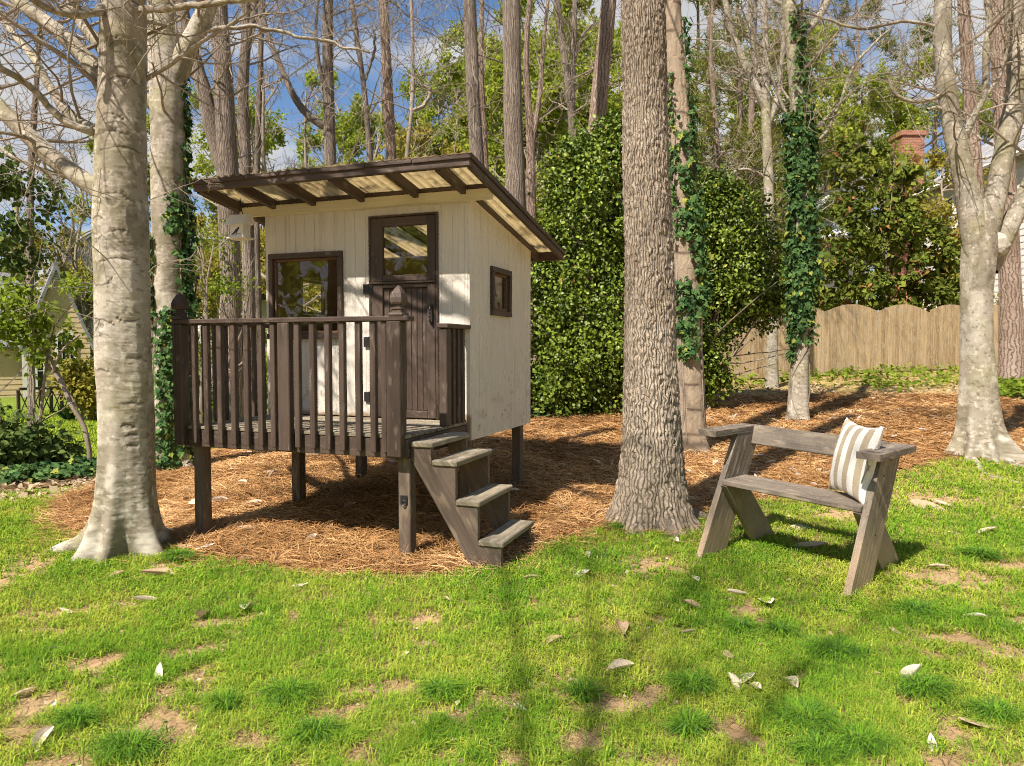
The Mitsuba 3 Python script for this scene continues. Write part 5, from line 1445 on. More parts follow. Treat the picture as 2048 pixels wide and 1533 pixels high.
for i, (rows, hw) in enumerate([([(182, 930, 9.7), (172, 870, 9.7), (150, 820, 9.7), (105, 745, 9.7), (60, 690, 9.7), (30, 640, 9.7)], (5, 5, 4, 4, 3, 2)), ([(160, 842, 9.7), (130, 770, 9.75), (85, 690, 9.8), (50, 610, 9.8)], (4, 3.5, 3, 2)), ([(105, 748, 9.7), (125, 700, 9.7), (160, 670, 9.8)], (3, 2.5, 2))]):
    q = np.array([at(a, b, y) for a, b, y in rows])
    if i == 0:
        q[0, 2] = gh(q[0, 0], q[0, 1]) - 0.05
    part(k, 'trunk' if i == 0 else 'branch', limb(q, np.array(hw) * 9.7 / F, 24, 8, 0.04, seed=i + 5), 'm_twig', smooth=True)
shrub('yellow_shrub', 'yellow green shrub by the tan house\'s deck', [B(160, 770, 38, 28, 19.0), B(185, 800, 25, 25, 19.0), B(150, 740, 20, 15, 19.0)], 1700, 0.11, 'm_yellow', 37)
shrub('yellow_shrub', 'pale green undergrowth seen through the deck railing', [B(505, 760, 45, 70, 16.0), B(420, 780, 30, 50, 15.5), B(545, 720, 25, 60, 17.0), B(325, 760, 20, 90, 14.0, .3)], 3600, 0.09, 'm_bright', 38, core=0.0, shell=0.4)
shrub('understory_sapling', 'sparse sapling with yellow green sprigs left of the birdhouse', [B(400, 460, 26, 20, 12.2, .4), B(425, 480, 30, 22, 12.4, .4), B(450, 575, 34, 14, 12.3, .4), B(395, 540, 20, 12, 12.0, .3), B(480, 500, 16, 8, 12.3, .3), B(410, 610, 25, 10, 12.2, .3)], 700, 0.06, 'm_bright', 39, cat='tree', core=0.0, shell=0.6, stems=4)


def cover(key, label, polys, n, size, mat, seed, shape=IVY, lift=0.05, kind='stuff', cat='ground cover'):
    g = np.random.default_rng(seed)
    pos = []
    for poly in polys:
        P = Polygon([at(*q)[:2] for q in poly]).buffer(0)
        x0, y0, x1, y1 = P.bounds
        x, y = g.uniform(x0, x1, n * 6), g.uniform(y0, y1, n * 6)
        kx = shapely.contains_xy(P, x + g.normal(0, .12, n * 6), y + g.normal(0, .12, n * 6)) & (meshkit.fbm(np.stack([x * 1.5, y * 1.5, 0 * x], 1), 2, seed) > 0.40)
        x, y = x[kx][:n // len(polys)], y[kx][:n // len(polys)]
        z = gh(x, y) + lift * (0.3 + 1.6 * meshkit.noise(np.stack([x * 4, y * 4, 0 * x], 1), seed)) * g.uniform(0.4, 1.2, len(x))
        pos.append(np.stack([x, y, z], 1))
    pos = np.vstack(pos); m = len(pos)
    thing(key, label, cat, kind=kind)
    part(None, key, leaves(pos, sphere_dirs(g, m) * [1, 1, 0.4], sphere_dirs(g, m) * 0.6 + [0, -0.2, 1], size * g.uniform(0.6, 1.3, m), 0.9, shape, g), mat)


cover('ivy_ground_cover', 'low dark ivy covering the ground at the foot of the shrubs', [[(1050, 842), (1150, 826), (1260, 812), (1250, 780), (1060, 788)], [(-60, 985), (60, 972), (190, 958), (190, 930), (-60, 930)], [(300, 935), (420, 902), (430, 870), (300, 880)]], 6500, 0.085, 'm_ivy', 41, lift=0.10)
cover('weeds', 'pale green weeds and low leaves in front of the fence', [[(1440, 790), (1640, 775), (1790, 790), (1930, 770), (1930, 735), (1640, 748), (1440, 762)], [(1960, 800), (2100, 800), (2100, 770), (1990, 775)]], 3600, 0.10, 'm_bright', 42, shape=LEAF4, lift=0.14)
cover('leaf_litter', 'scattered pale leaf litter near the fence and the left trees', [[(1500, 800), (1800, 815), (2100, 830), (2100, 765), (1640, 770)], [(1260, 835), (1640, 795), (1640, 770), (1250, 805)], [(-60, 1010), (110, 995), (300, 960), (190, 955), (-60, 970)], [(1300, 960), (1500, 985), (1740, 950), (1900, 905), (2100, 860), (2060, 800), (1650, 800), (1420, 830)]], 4200, 0.085, 'm_litter', 43, shape=LEAF4, lift=0.012)

cover('lawn_litter', 'small brown leaf crumbs and twig bits strewn over the lawn', [[(-100, 1130), (330, 1110), (1000, 1150), (1500, 1010), (1900, 930), (2150, 930), (2300, 1560), (-300, 1560)]], 900, 0.026, 'm_litter', 44, shape=LEAF4, lift=0.012, cat='leaf litter')

# distant woods: a far mass of spring foliage that closes the horizon
g = np.random.default_rng(77)
n = 26000
ang = np.concatenate([g.uniform(-0.9, 0.9, n), g.uniform(0.9, 2 * np.pi - 0.9, n // 2)]); dist = np.concatenate([g.uniform(52, 90, n), g.uniform(30, 55, n // 2)])
rear = np.arange(len(ang)) >= n
x, y = np.sin(ang) * dist, np.cos(ang) * dist
hz = g.random(len(x)) ** 1.7 * (6.5 + 7 * meshkit.noise(np.stack([ang * 9, dist * 0.06, 0 * x], 1), 5))
hz = np.where(rear, g.random(len(x)) * 12, hz)
keepn = (meshkit.fbm(np.stack([x * 0.22, y * 0.22, hz * 0.3], 1), 3, 6) > 0.40) | rear
pos = np.stack([x, y, np.minimum(ground_h(x, y), 2.5 + 0 * x) + hz], 1)[keepn]
thing('distant_woods', 'far off yellow green spring woods closing the horizon', 'woods', kind='stuff')
part(None, 'distant_woods', leaves(pos, sphere_dirs(g, len(pos)), sphere_dirs(g, len(pos)), (np.where(rear, 1.1, 0.75) * g.uniform(0.5, 1.3, len(x)))[keepn], 0.7, LEAF4, g), 'm_spring')

# ------------------------------------------------------------------ the fence
FE = thing('fence', 'wooden privacy fence of vertical boards with a scalloped top', 'fence')
fa, fb = np.array([2.4, 16.74]), np.array([22.0, 25.4])
fd = unit(fb - fa); fl = np.linalg.norm(fb - fa); fn_ = np.array([fd[1], -fd[0]])
bw = 0.14
for i in range(int(fl / bw)):
    s = (i + 0.5) * bw
    c = fa + fd * s
    ph = ((s - 0.55) / 1.98) % 1.0
    z0 = float(ground_h(c[0], c[1])) + 0.02 + 0.012 * rng.random()
    secz = float(ground_h(*(fa + fd * ((math.floor((s - 0.55) / 1.98) + 0.5) * 1.98 + 0.55))))
    top = lambda q: secz + 1.70 + 0.20 * math.sin(math.pi * (((s + q - 0.55) / 1.98 - math.floor((s - 0.55) / 1.98))))
    h = bw / 2 - 0.0025 - 0.002 * rng.random()
    poly = Polygon([(-h, z0), (h, z0), (h, top(h)), (0, top(0)), (-h, top(-h))])
    o = np.array([c[0], c[1], 0]) + np.append(fn_, 0) * (0.008 * rng.random())
    part(FE, 'board', prism(poly, 0.018, frame_m(o, np.append(fd, 0), np.array([0, 0, 1.0]), np.append(fn_, 0)), axis=1), 'm_fence')
for hgt in (0.35, 1.45):
    pts = []
    for s in np.linspace(0.1, fl - 0.1, 12):
        c = fa + fd * s - fn_ * 0.03
        pts.append([c[0], c[1], float(ground_h(c[0], c[1])) + hgt])
    part(FE, 'rail', tubes(np.array([pts]), np.full((1, 12), 0.035), 4), 'm_fence')

# ------------------------------------------------------------------ neighbours' houses


def hwall(poly, origin, ex, thick=0.2):
    ex = unit(np.array([ex[0], ex[1], 0.0])); ez = np.array([ex[1], -ex[0], 0.0])
    return prism(poly, thick, frame_m(np.asarray(origin, float) - ez * thick, ex, np.array([0, 0, 1.0]), ez)), frame_m(np.asarray(origin, float), ex, np.array([0, 0, 1.0]), ez)


def lap(parent, poly, M, step, mat, depth=0.022):
    x0, y0, x1, y1 = poly.bounds
    z = y0
    while z < y1:
        s = poly.intersection(sbox(x0 - 1, z, x1 + 1, z + step))
        for g_ in getattr(s, 'geoms', [s]):
            if g_.area > 0.004 and g_.geom_type == 'Polygon':
                v, f, uv = prism(g_, 1.0)
                t = np.where(v[:, 2] > 0.5, 0.004 + depth * (1 - (v[:, 1] - z) / step), 0.0)
                v = np.stack([v[:, 0], v[:, 1], t], 1)
                part(parent, 'clapboard', (v @ M[:3, :3].T + M[:3, 3], f, uv), mat)
        z += step


def hwindow(parent, M, x0, x1, z0, z1, nx, nz, arch=False, name='window'):
    def shape(grow_):
        s = sbox(x0 - grow_, z0 - grow_, x1 + grow_, z1 + grow_)
        if arch:
            s = s.union(affinity.scale(Point((x0 + x1) / 2, z1).buffer((x1 - x0) / 2 + grow_, quad_segs=10), 1, 1.25))
        return s
    up_ = lambda a: (a[0], a[1], a[2])
    fr_ = prism(shape(0.10).difference(shape(0.0)), 0.09, M @ frame_m(np.array([0, 0, 0.0]), *np.eye(3)))
    w_ = part(parent, name, fr_, 'm_white')
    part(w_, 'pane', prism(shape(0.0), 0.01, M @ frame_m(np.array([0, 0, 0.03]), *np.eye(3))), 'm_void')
    bars = []
    for i in range(1, nx):
        xx = x0 + (x1 - x0) * i / nx
        bars.append(prism(sbox(xx - 0.016, z0, xx + 0.016, z1 + (0.25 if arch else 0)), 0.025, M @ frame_m(np.array([0, 0, 0.042]), *np.eye(3))))
    for i in range(1, nz + (1 if arch else 0)):
        z = z0 + (z1 - z0) * i / nz
        bars.append(prism(sbox(x0, z - 0.016, x1, z + 0.016), 0.025, M @ frame_m(np.array([0, 0, 0.043]), *np.eye(3))))
    if arch:
        cx_ = (x0 + x1) / 2
        for a in (0.5, 1.05, 1.57, 2.09, 2.64):
            r1 = (x1 - x0) / 2
            e = np.array([math.cos(a) * r1, math.sin(a) * r1 * 1.25])
            nn = np.array([-e[1], e[0]]) / np.linalg.norm(e) * 0.015
            bars.append(prism(Polygon([(cx_ + nn[0], z1 + nn[1]), (cx_ + e[0] + nn[0], z1 + e[1] + nn[1]), (cx_ + e[0] - nn[0], z1 + e[1] - nn[1]), (cx_ - nn[0], z1 - nn[1])]), 0.02, M @ frame_m(np.array([0, 0, 0.044]), *np.eye(3))))
    if bars:
        part(w_, 'muntin', join(bars), 'm_white', kind='stuff')
    return w_


def slab(parent, name, a, b, c, d, t, mat):
    """A thick quad a-b-c-d (counter-clockwise from above)."""
    a, b, c, d = (np.asarray(q, float) for q in (a, b, c, d))
    n_ = unit(np.cross(b - a, d - a))
    v = np.array([a, b, c, d, a - n_ * t, b - n_ * t, c - n_ * t, d - n_ * t])
    f = np.array([[0, 1, 2], [0, 2, 3], [4, 6, 5], [4, 7, 6], [0, 4, 5], [0, 5, 1], [1, 5, 6], [1, 6, 2], [2, 6, 7], [2, 7, 3], [3, 7, 4], [3, 4, 0]])
    return part(parent, name, (v, f, v[:, :2]), mat)


# tan house with the gable and the arched window
HT = thing('tan_house', 'tan clapboard house with a steep gable and arched window at the left', 'house')
o = at(52, 800, 36.0); e1 = at(183, 800, 37.6)
z0h = -1.1
ex = unit(np.array([e1[0] - o[0], e1[1] - o[1], 0])); wid = float(np.hypot(*(e1 - o)[:2]))
za, ze = at(118, 527, 36.8)[2], at(183, 690, 37.6)[2]
gab = Polygon([(0, 0), (wid, 0), (wid, ze - z0h), (wid * 0.5, za - z0h), (0, ze - z0h)])
m, M = hwall(gab, (o[0], o[1], z0h), ex)
part(HT, 'wall', m, 'm_tan_siding')
arch_x0, arch_x1 = wid * 0.50, wid * 0.74
hole = sbox(arch_x0 - .1, 0.95, arch_x1 + .1, 3.7).union(sbox(wid * 0.15, 0.4, wid * 0.30, 2.5)).union(Polygon([(wid * .38, za - z0h - .95), (wid * .62, za - z0h - .95), (wid * .5, za - z0h - .2)]))
lap(HT, gab.difference(hole), M, 0.26, 'm_tan_siding')
hwindow(HT, M, arch_x0, arch_x1, 1.05, 2.95, 4, 4, arch=True, name='arched_window')
hwindow(HT, M, wid * 0.18, wid * 0.27, 0.5, 2.4, 1, 2)
vent = join([prism(sbox(wid * .5 - (.12 + .09 * i), za - z0h - .38 - .13 * i, wid * .5 + (.12 + .09 * i), za - z0h - .30 - .13 * i), 0.04, M) for i in range(5)])
part(HT, 'gable_vent', vent, 'm_white', kind='stuff')
ezn = M[:3, 2]


def P3_(x, z, back=0.0, out=0.0):
    return M[:3, 3] + M[:3, 0] * x + np.array([0, 0, z]) + ezn * (out - back)


hz_, he = za - z0h, ze - z0h
slab(HT, 'roof', P3_(wid * .5, hz_ + .08, 0, .3), P3_(wid + .25, he - .25, 0, .3), P3_(wid + .25, he - .25, 9), P3_(wid * .5, hz_ + .08, 9), 0.14, 'm_roof')
slab(HT, 'roof', P3_(wid * .5, hz_ + .082, 9), P3_(-.25, he - .25, 9), P3_(-.25, he - .25, 0, .3), P3_(wid * .5, hz_ + .082, 0, .3), 0.14, 'm_roof')
for s_ in (1, -1):
    x_e = wid * .5 + s_ * (wid * .5 + .25)
    a_, b_2 = (P3_(wid * .5, hz_ - .06, 0, .06), P3_(x_e, he - .39, 0, .06))
    dv = np.array([0, 0, 0.20])
    q4 = [a_ - dv, b_2 - dv, b_2, a_] if s_ > 0 else [b_2 - dv, a_ - dv, a_, b_2]
    slab(HT, 'bargeboard', *q4, 0.05, 'm_white')
# its wing, running left and towards us
M2o = P3_(0, 0, 0.8)
poly = sbox(-7.0, 0, 0, he - .1)
m, M2 = hwall(poly, M2o, ex)
part(HT, 'wing_wall', m, 'm_tan_siding')
lap(HT, poly, M2, 0.26, 'm_tan_siding')
part(HT, 'corner_board', prism(sbox(-.12, 0, .1, he), 0.06, M), 'm_white')
wv = M2[:3, 0]; wn = M2[:3, 2]
slab(HT, 'roof', M2o - wv * 7 + wn * .4 + [0, 0, he - .1], M2o + wv * 0.3 + wn * .4 + [0, 0, he - .1], M2o + wv * .3 - wn * 3.2 + [0, 0, hz_ - .25], M2o - wv * 7 - wn * 3.2 + [0, 0, hz_ - .25], 0.14, 'm_roof')
DK = thing('neighbour_deck', 'dark wooden deck with crossed lattice railing below the tan house', 'deck')
da, db = at(38, 800, 21.5), at(165, 792, 23.0)
dd = unit(np.array([db[0] - da[0], db[1] - da[1], 0])); dl = float(np.hypot(*(db - da)[:2]))
DM = frame_m(np.array([da[0], da[1], -0.7]), dd, np.array([0, 0, 1.0]), np.array([dd[1], -dd[0], 0]))
part(DK, 'rail', join([prism(sbox(0, 0.92, dl, 1.0), 0.08, DM), prism(sbox(0, 0.1, dl, 0.17), 0.08, DM)]), 'm_brown')
for i in range(7):
    x = dl * i / 6
    part(DK, 'post', prism(sbox(x - .04, -0.4, x + .04, 0.92), 0.07, DM @ frame_m(np.array([0, 0, -.08]), *np.eye(3))), 'm_brown')
for i in range(6):
    xa, xb = dl * i / 6, dl * (i + 1) / 6
    for (p_, q_2) in (((xa, .17), (xb, .92)), ((xb, .17), (xa, .92))):
        part(DK, 'lattice_slat', tubes(np.array([[DM[:3, 3] + DM[:3, 0] * p_[0] + [0, 0, p_[1]], DM[:3, 3] + DM[:3, 0] * (p_[0] + q_2[0]) / 2 + [0, 0, (p_[1] + q_2[1]) / 2], DM[:3, 3] + DM[:3, 0] * q_2[0] + [0, 0, q_2[1]]]]), np.full((1, 3), 0.02), 4), 'm_brown')
part(DK, 'floor', prism(sbox(0, 0.0, dl, 0.09), 2.2, DM @ frame_m(np.array([0, 0, -2.3]), *np.eye(3))), 'm_brown')
HR = thing('hose_reel', 'round coiled hose hung low beside the deck of the tan house', 'hose')
hc = at(172, 830, 19.5)
tt = np.linspace(0, 6 * 2 * np.pi, 150)
part(HR, 'coil', tubes(np.array([np.stack([hc[0] + np.cos(tt) * (0.18 + 0.012 * np.sin(tt / 3)), hc[1] + tt * 0.006, hc[2] + np.sin(tt) * (0.2 + 0.012 * np.cos(tt / 4))], 1)]), np.full((1, 150), 0.022), 6), 'm_white', smooth=True)
part(HR, 'stand', tubes(np.array([[[hc[0], hc[1] + .1, hc[2]], [hc[0], hc[1] + .12, hc[2] - .3], [hc[0], hc[1] + .12, float(gh(hc[0], hc[1])) - .1]]]), np.full((1, 3), 0.025), 6), 'm_iron')
AG = thing('agave_plant', 'small spiky blue green plant beside the coiled hose', 'plant')
ac = at(138, 840, 19.0); ac[2] = gh(ac[0], ac[1])
g = np.random.default_rng(5); a = g.uniform(0, 6.28, 46)
axv = np.stack([np.cos(a) * .6, np.sin(a) * .6, g.uniform(.4, 1.6, 46)], 1)
part(AG, 'leaves', leaves(np.repeat(ac[None], 46, 0), axv, np.cross(axv, g.normal(size=(46, 3))), g.uniform(.35, .6, 46), 0.12, LEAF6, g), 'm_ivy', kind='stuff')

# pale grey house behind the tan one
HG = thing('grey_house', 'pale grey sided gabled house behind the tan house', 'house')
o = at(128, 800, 46.0); e1 = at(255, 800, 47.5)
ex = unit(np.array([e1[0] - o[0], e1[1] - o[1], 0])); wid2 = float(np.hypot(*(e1 - o)[:2])); zt = at(195, 470, 46.7)[2] + 1.0; zb = at(140, 520, 46)[2] + 1.0
gp = Polygon([(0, 0), (wid2, 0), (wid2, zb), (wid2 * .5, zt), (0, zb)])
m, MG = hwall(gp, (o[0], o[1], -1.0), ex)
part(HG, 'wall', m, 'm_grey_siding'); lap(HG, gp, MG, 0.34, 'm_grey_siding')
pg = lambda x, z, back=0.0: MG[:3, 3] + MG[:3, 0] * x + np.array([0, 0, z]) + MG[:3, 2] * (0.25 - back)
slab(HG, 'roof', pg(wid2 * .5, zt + .1), pg(wid2 + .2, zb), pg(wid2 + .2, zb, 8), pg(wid2 * .5, zt + .1, 8), .15, 'm_roof')
slab(HG, 'roof', pg(wid2 * .5, zt + .102, 8), pg(-.2, zb, 8), pg(-.2, zb), pg(wid2 * .5, zt + .102), .15, 'm_roof')
hwindow(HG, MG, 0.42 * wid2 - .5, 0.42 * wid2 + .4, 1.2, 2.8, 2, 2)

# cream house with a brick gable end, glimpsed behind the playhouse
HC = thing('cream_house', 'cream house with dark roof and brick chimney glimpsed left of the playhouse', 'house')
Yc = 33.0
o, e1 = at(372, 800, Yc), at(560, 800, Yc + 1.0)
ex = unit(np.array([e1[0] - o[0], e1[1] - o[1], 0])); w3 = float(np.hypot(*(e1 - o)[:2])); z3 = at(400, 588, Yc)[2] + 0.9
m, MC = hwall(sbox(0, 0, w3, z3), (o[0], o[1], -0.9), ex)
part(HC, 'wall', m, 'm_white'); lap(HC, sbox(0, 0, w3, z3), MC, 0.3, 'm_white')
px_c = lambda px: (at(px, 683, Yc)[0] - o[0])
hwindow(HC, MC, px_c(422), px_c(432), z3 - 1.25, z3 - 0.45, 1, 1)
pc_ = lambda x, z, back=0.0: MC[:3, 3] + MC[:3, 0] * x + np.array([0, 0, z]) + MC[:3, 2] * (0.4 - back)
slab(HC, 'roof', pc_(-.5, z3 - .1), pc_(w3 + .4, z3 - .1), pc_(w3 + .4, z3 + 1.4, 3.2), pc_(-.5, z3 + 1.4, 3.2), .15, 'm_darkroof')
ch = part(HC, 'chimney', prism(sbox(px_c(393), 0, px_c(437), at(400, 470, Yc)[2] + .9), 0.9, MC @ frame_m(np.array([0, 0, -2.0]), *np.eye(3))), 'm_brick', label='broad red brick chimney')
part(HC, 'chimney', prism(sbox(px_c(503), 0, px_c(520), at(510, 490, Yc)[2] + .9), 0.9, MC @ frame_m(np.array([0, 0, -2.0]), *np.eye(3))), 'm_brick', label='narrow red brick chimney')

# white house behind the fence on the right
HW = thing('white_house', 'white house with grey shingle roof and brick chimney behind the fence at the right', 'house')
o, e1 = at(1846, 600, 36.0), at(2160, 600, 25.5)
ex = unit(np.array([e1[0] - o[0], e1[1] - o[1], 0])); w4 = float(np.hypot(*(e1 - o)[:2])); zb4 = 1.2; z4 = at(1846, 388, 36.0)[2] - zb4
m, MW = hwall(sbox(0, 0, w4, z4), (o[0], o[1], zb4), ex)
part(HW, 'wall', m, 'm_white'); lap(HW, sbox(0, 0, w4, z4), MW, 0.26, 'm_white')
hwindow(HW, MW, w4 * .42, w4 * .42 + 1.0, z4 - 2.4, z4 - .7, 2, 2); hwindow(HW, MW, w4 * .15, w4 * .15 + .9, z4 - 2.4, z4 - .7, 2, 2)
m2_, MS = hwall(Polygon([(-9, 0), (0, 0), (0, z4), (-4.5, z4 + 2.6), (-9, z4)]), (o[0], o[1], zb4), np.array([ex[1], -ex[0], 0]) * 1.0)
part(HW, 'gable_wall', m2_, 'm_white')
pw = lambda x, z, back=0.0: MW[:3, 3] + MW[:3, 0] * x + np.array([0, 0, z]) + MW[:3, 2] * (0.45 - back)
slab(HW, 'roof', pw(-.5, z4 + .02), pw(w4 + .5, z4 + .02), pw(w4 + .5, z4 + 3.3, 4.6), pw(-.5, z4 + 3.3, 4.6), .18, 'm_roof')
slab(HW, 'roof', pw(-.5, z4 + 3.302, 4.6), pw(w4 + .5, z4 + 3.302, 4.6), pw(w4 + .5, z4 + .02, 10), pw(-.5, z4 + .02, 10), .18, 'm_roof')
part(HW, 'gutter', tubes(np.array([[pw(-.55, z4 - .05), pw(w4 / 2, z4 - .05), pw(w4 + .5, z4 - .05)]]), np.full((1, 3), 0.09), 6), 'm_white', smooth=True)
cc = at(1817, 330, 37.0); ct_ = at(1817, 266, 37.0)[2]
hwx = 22 * 37 / F
part(HW, 'chimney', join([board(cc[0] - hwx, cc[0] + hwx, 36.6, 37.7, zb4, ct_ - .25, .01), board(cc[0] - hwx - .08, cc[0] + hwx + .08, 36.52, 37.78, ct_ - .25, ct_, .01)]), 'm_brick', label='red brick chimney with a corbelled top')
# small grey gabled shed roof left of it
HS = thing('garden_shed', 'small grey gabled outbuilding half hidden by the magnolia', 'shed')
o, e1 = at(1648, 600, 30.0), at(1712, 600, 30.5)
ex = unit(np.array([e1[0] - o[0], e1[1] - o[1], 0])); w5 = float(np.hypot(*(e1 - o)[:2])); zp, zq = at(1678, 376, 30)[2] - 1.0, at(1650, 412, 30)[2] - 1.0
gp = Polygon([(0, 0), (w5, 0), (w5, zq), (w5 / 2, zp), (0, zq)])
m, MZ = hwall(gp, (o[0], o[1], 1.0), ex)
part(HS, 'wall', m, 'm_grey_siding'); lap(HS, gp, MZ, 0.24, 'm_grey_siding')
pz = lambda x, z, back=0.0: MZ[:3, 3] + MZ[:3, 0] * x + np.array([0, 0, z]) + MZ[:3, 2] * (0.2 - back)
slab(HS, 'roof', pz(w5 * .5, zp + .12), pz(w5 + .25, zq - .1), pz(w5 + .25, zq - .1, 5), pz(w5 * .5, zp + .12, 5), .14, 'm_white')
slab(HS, 'roof', pz(w5 * .5, zp + .122, 5), pz(-.25, zq - .1, 5), pz(-.25, zq - .1), pz(w5 * .5, zp + .122), .14, 'm_white')
slab(HS, 'porch_roof', pz(-1.2, zq - 1.5, -1.2), pz(w5 + .2, zq - 1.2, -1.2), pz(w5 + .2, zq - .5, 0.3), pz(-1.2, zq - .8, 0.3), .12, 'm_grey_siding')

wa, wb = at(-40, 552, 17.0), at(215, 570, 17.0)
WI = thing('overhead_wire', 'thin cable strung across the tan house at the left', 'wire')
s_ = np.linspace(0, 1, 16)[:, None]
part(WI, 'cable', tubes((wa + (wb - wa) * s_ - [0, 0, 0.15] * (4 * s_ * (1 - s_)))[None], np.full((1, 16), 0.008), 5), 'm_iron')

# ------------------------------------------------------------------ fallen leaves, one by one
def dry_leaf(seed):
    g = np.random.default_rng(seed)
    nx, ny = 8, 5
    S, T = np.meshgrid(np.linspace(0, 1, nx), np.linspace(-1, 1, ny), indexing='ij')
    w = 0.27 * np.sin(np.pi * np.clip(S * 0.96 + 0.02, 0, 1)) ** 0.75 * (1 - 0.25 * S)
    fold = g.uniform(0.3, 1.5) * np.sign(g.random() - 0.25)
    curl = g.uniform(-0.3, 0.9)
    ang = T * fold
    y = w * np.sin(ang) / max(abs(fold), 1e-3) * np.sign(fold)
    z = w * (1 - np.cos(ang)) * 0.9 + curl * 0.35 * (S - 0.45) ** 2 + 0.02 * (meshkit.noise(np.stack([S * 5, T * 3, 0 * S + seed], -1)) - 0.5)
    y = y + g.uniform(-0.12, 0.12) * np.sin(S * np.pi)
    v = np.stack([S - 0.5, y, z], -1).reshape(-1, 3)
    i, j = np.meshgrid(np.arange(nx - 1), np.arange(ny - 1), indexing='ij')
    q = (i * ny + j).ravel()
    f = np.concatenate([np.stack([q, q + ny, q + ny + 1], 1), np.stack([q, q + ny + 1, q + 1], 1)])
    uv = np.stack([np.full(len(v), g.random()), v[:, 0]], 1)
    m = ply((v, f), 'm_dry', smooth=True, uv=uv)
    return m


DRY = [dry_leaf(i) for i in range(14)]


def drop(x, y, L, g, label, group, tip=False, on=None, lift=0.012):
    key = thing('fallen_leaf', label, 'leaf', group)
    z = float((on or (lambda a, b: gh(a, b)))(np.array([x]), np.array([y]))[0]) + lift
    t = T4().translate([float(x), float(y), z]).rotate([0, 0, 1], float(g.uniform(0, 360))).rotate([0, 1, 0], float(-60 if tip else g.normal(0, 12))).rotate([1, 0, 0], float(g.normal(0, 16))).scale(float(L))
    scene[key] = {**DRY[int(g.integers(len(DRY)))], 'to_world': t}


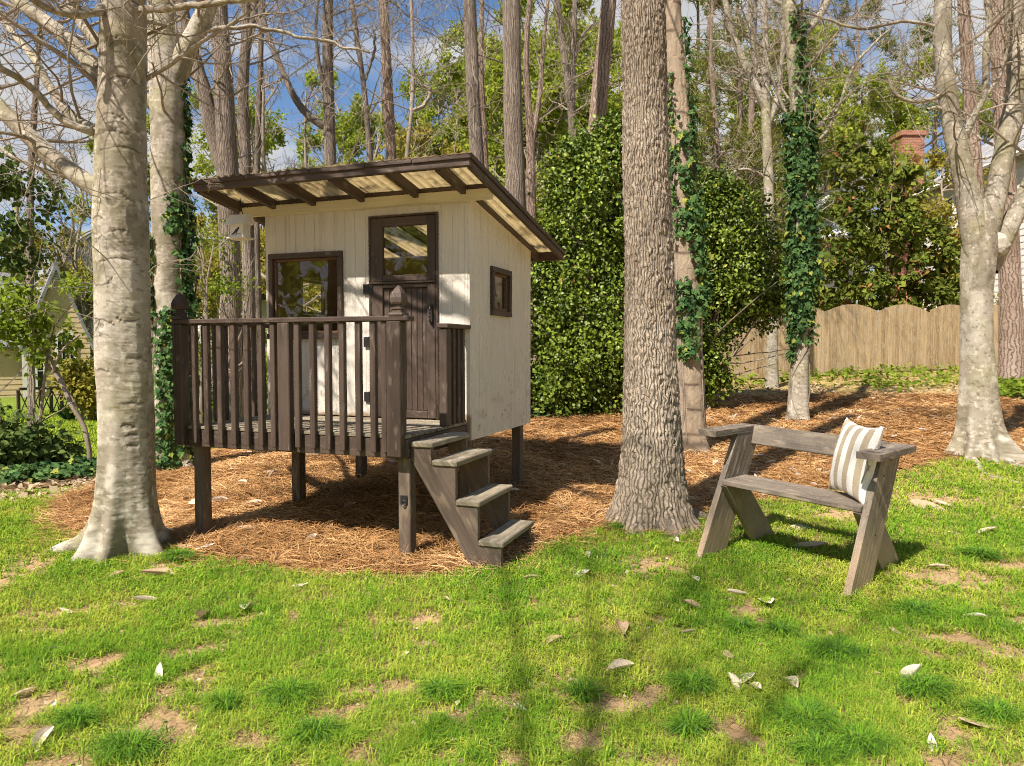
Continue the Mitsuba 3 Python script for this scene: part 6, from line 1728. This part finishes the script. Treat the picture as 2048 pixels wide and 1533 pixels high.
g = np.random.default_rng(99)
LAWN_LEAVES = [
    (315, 1155, 44, 'below the scarred beech\'s right root'), (230, 1157, 24, 'below the scarred beech\'s front root'), (290, 1208, 34, 'left of the middle of the lawn under the scarred beech'), (404, 1234, 34, 'on the lawn below the deck\'s left leg'),
    (495, 1222, 36, 'squarish, on the lawn in front of the railing\'s middle'), (754, 1283, 28, 'rounded white one in front of the playhouse steps'), (812, 1322, 20, 'small one right below the rounded white one'), (106, 1304, 20, 'small one at the lower left'),
    (48, 1390, 32, 'pinkish one on bare soil at the far lower left'), (104, 1412, 16, 'tiny one on bare soil at the lower left'), (318, 1360, 34, 'upright one standing in the lower left grass', 1), (90, 1493, 50, 'large folded one in the bottom left corner'), (215, 1512, 34, 'half hidden one beside the bottom left tuft'),
    (487, 1101, 28, 'at the edge of the pine straw below the railing'), (493, 1122, 20, 'just off the pine straw below the railing'), (1069, 1166, 28, 'right in front of the bottom step'), (1162, 1154, 34, 'bent one between the steps and the oak'), (1178, 1115, 20, 'small one between the steps and the oak'),
    (1109, 1296, 34, 'brownish flat one in the middle of the lawn'), (1246, 1267, 44, 'long pointed one on the lawn below the oak'), (1370, 1275, 30, 'on the lawn between the oak and the bottom edge'), (1240, 1350, 40, 'brown curled one on the lawn right of the middle'),
    (1385, 1218, 36, 'forked looking one below the bench\'s left leg'), (1390, 1163, 22, 'small one just under the bench\'s left leg'), (1474, 1192, 26, 'on the lawn below the bench\'s seat'), (1536, 1208, 48, 'long one on the lawn below the bench\'s seat'), (1457, 1317, 26, 'folded one on the lawn below the bench'),
    (1587, 1331, 24, 'thin upright one in the dark tufts below the bench', 1), (1493, 1368, 46, 'large pale one in a cluster at the lower right'), (1512, 1385, 36, 'orange brown one in a cluster at the lower right'), (1468, 1378, 30, 'torn one in a cluster at the lower right'), (1582, 1380, 42, 'white arched one right of the cluster'),
    (1824, 1370, 52, 'tall upright one by a dark tuft at the lower right', 1), (1962, 1460, 60, 'large one in the bottom right corner'), (1866, 1501, 26, 'half buried one at the bottom right', 1), (1908, 1073, 26, 'right of the bench\'s right legs'), (1971, 1071, 36, 'at the right edge beyond the bench'),
    (1620, 1100, 44, 'bright one in the bench\'s shadow'), (1875, 1140, 26, 'on bare soil right of the bench'), (1790, 1270, 20, 'small one below the bench\'s right leg'), (1855, 1018, 40, 'beside the bench\'s right armrest on thin grass'), (1890, 1012, 28, 'second one beside the bench\'s right armrest'),
    (1600, 1060, 24, 'small one under the bench'), (1352, 1085, 30, 'at the oak\'s front root'), (600, 1175, 22, 'small one below the pine straw'), (900, 1210, 18, 'tiny one on the dense grass left of the steps'), (1040, 1430, 22, 'small one at the bottom middle'), (745, 1395, 20, 'on the bare patch at the bottom left of the middle'),
    (1680, 1225, 22, 'small one right under the bench\'s right leg'), (1950, 1240, 26, 'at the right edge of the lawn'), (130, 1230, 22, 'on the lawn left of the scarred beech\'s root')]
for q in LAWN_LEAVES:
    p = at(q[0], q[1])
    drop(p[0], p[1], q[2] * p[1] / F * 1.6, g, 'pale dry leaf, ' + q[3], None, tip=len(q) > 4, lift=0.022)
MARKS = [(*hp(-1.83, .09, 0)[:2], "the deck's front left leg"), (*hp(-.05, .09, 0)[:2], "the deck's front right leg"), (*hp(-1.74, 1.16, 0)[:2], "the deck's middle left leg"), (*hp(-1.75, 2.26, 0)[:2], "the playhouse's back left leg"),
         (*hp(-.07, 2.46, 0)[:2], "the playhouse's back right leg"), (*hp(.4, .4, 0)[:2], 'the steps'), (-2.95, 5.3, 'the scarred beech'), (-4.3, 9, 'the ivy hung beech'), (1.15, 5.95, 'the rough oak'), (2.2, 9, 'the ringed trunk'), (4.55, 11.5, 'the ivy clad trunk'),
         (5.6, 8.75, 'the forked beech'), (2.6, 5.4, 'the bench'), (1.1, 12.0, 'the tall evergreen shrub'), (3.4, 12.6, 'the lower evergreen shrub'), (7.3, 12.0, 'the weeds by the fence'), (7.0, 10.3, 'the stout brown pine')]
n_ = 0
while n_ < 190:
    y = g.uniform(5.0, 12.5); x = g.uniform(-0.5 * y, 0.8 * y)
    if not in_straw(x, y) or g.random() > (0.35 + 0.65 * sstep(0.5, 4.0, x)):
        continue
    m_ = min(MARKS, key=lambda k: (k[0] - x) ** 2 + (k[1] - y) ** 2)
    dx, dy = x - m_[0], y - m_[1]
    far = math.hypot(dx, dy)
    side = ('right of' if dx > 0 else 'left of') if abs(dx) > abs(dy) else ('behind' if dy > 0 else 'in front of')
    lab = f"dry leaf on the pine straw, {'close ' if far < 0.45 else ''}{side} {m_[2]}"
    drop(x, y, g.uniform(0.10, 0.19), g, lab, 'dry leaves on the pine straw', tip=g.random() < 0.12, on=straw_h, lift=0.025)
    n_ += 1
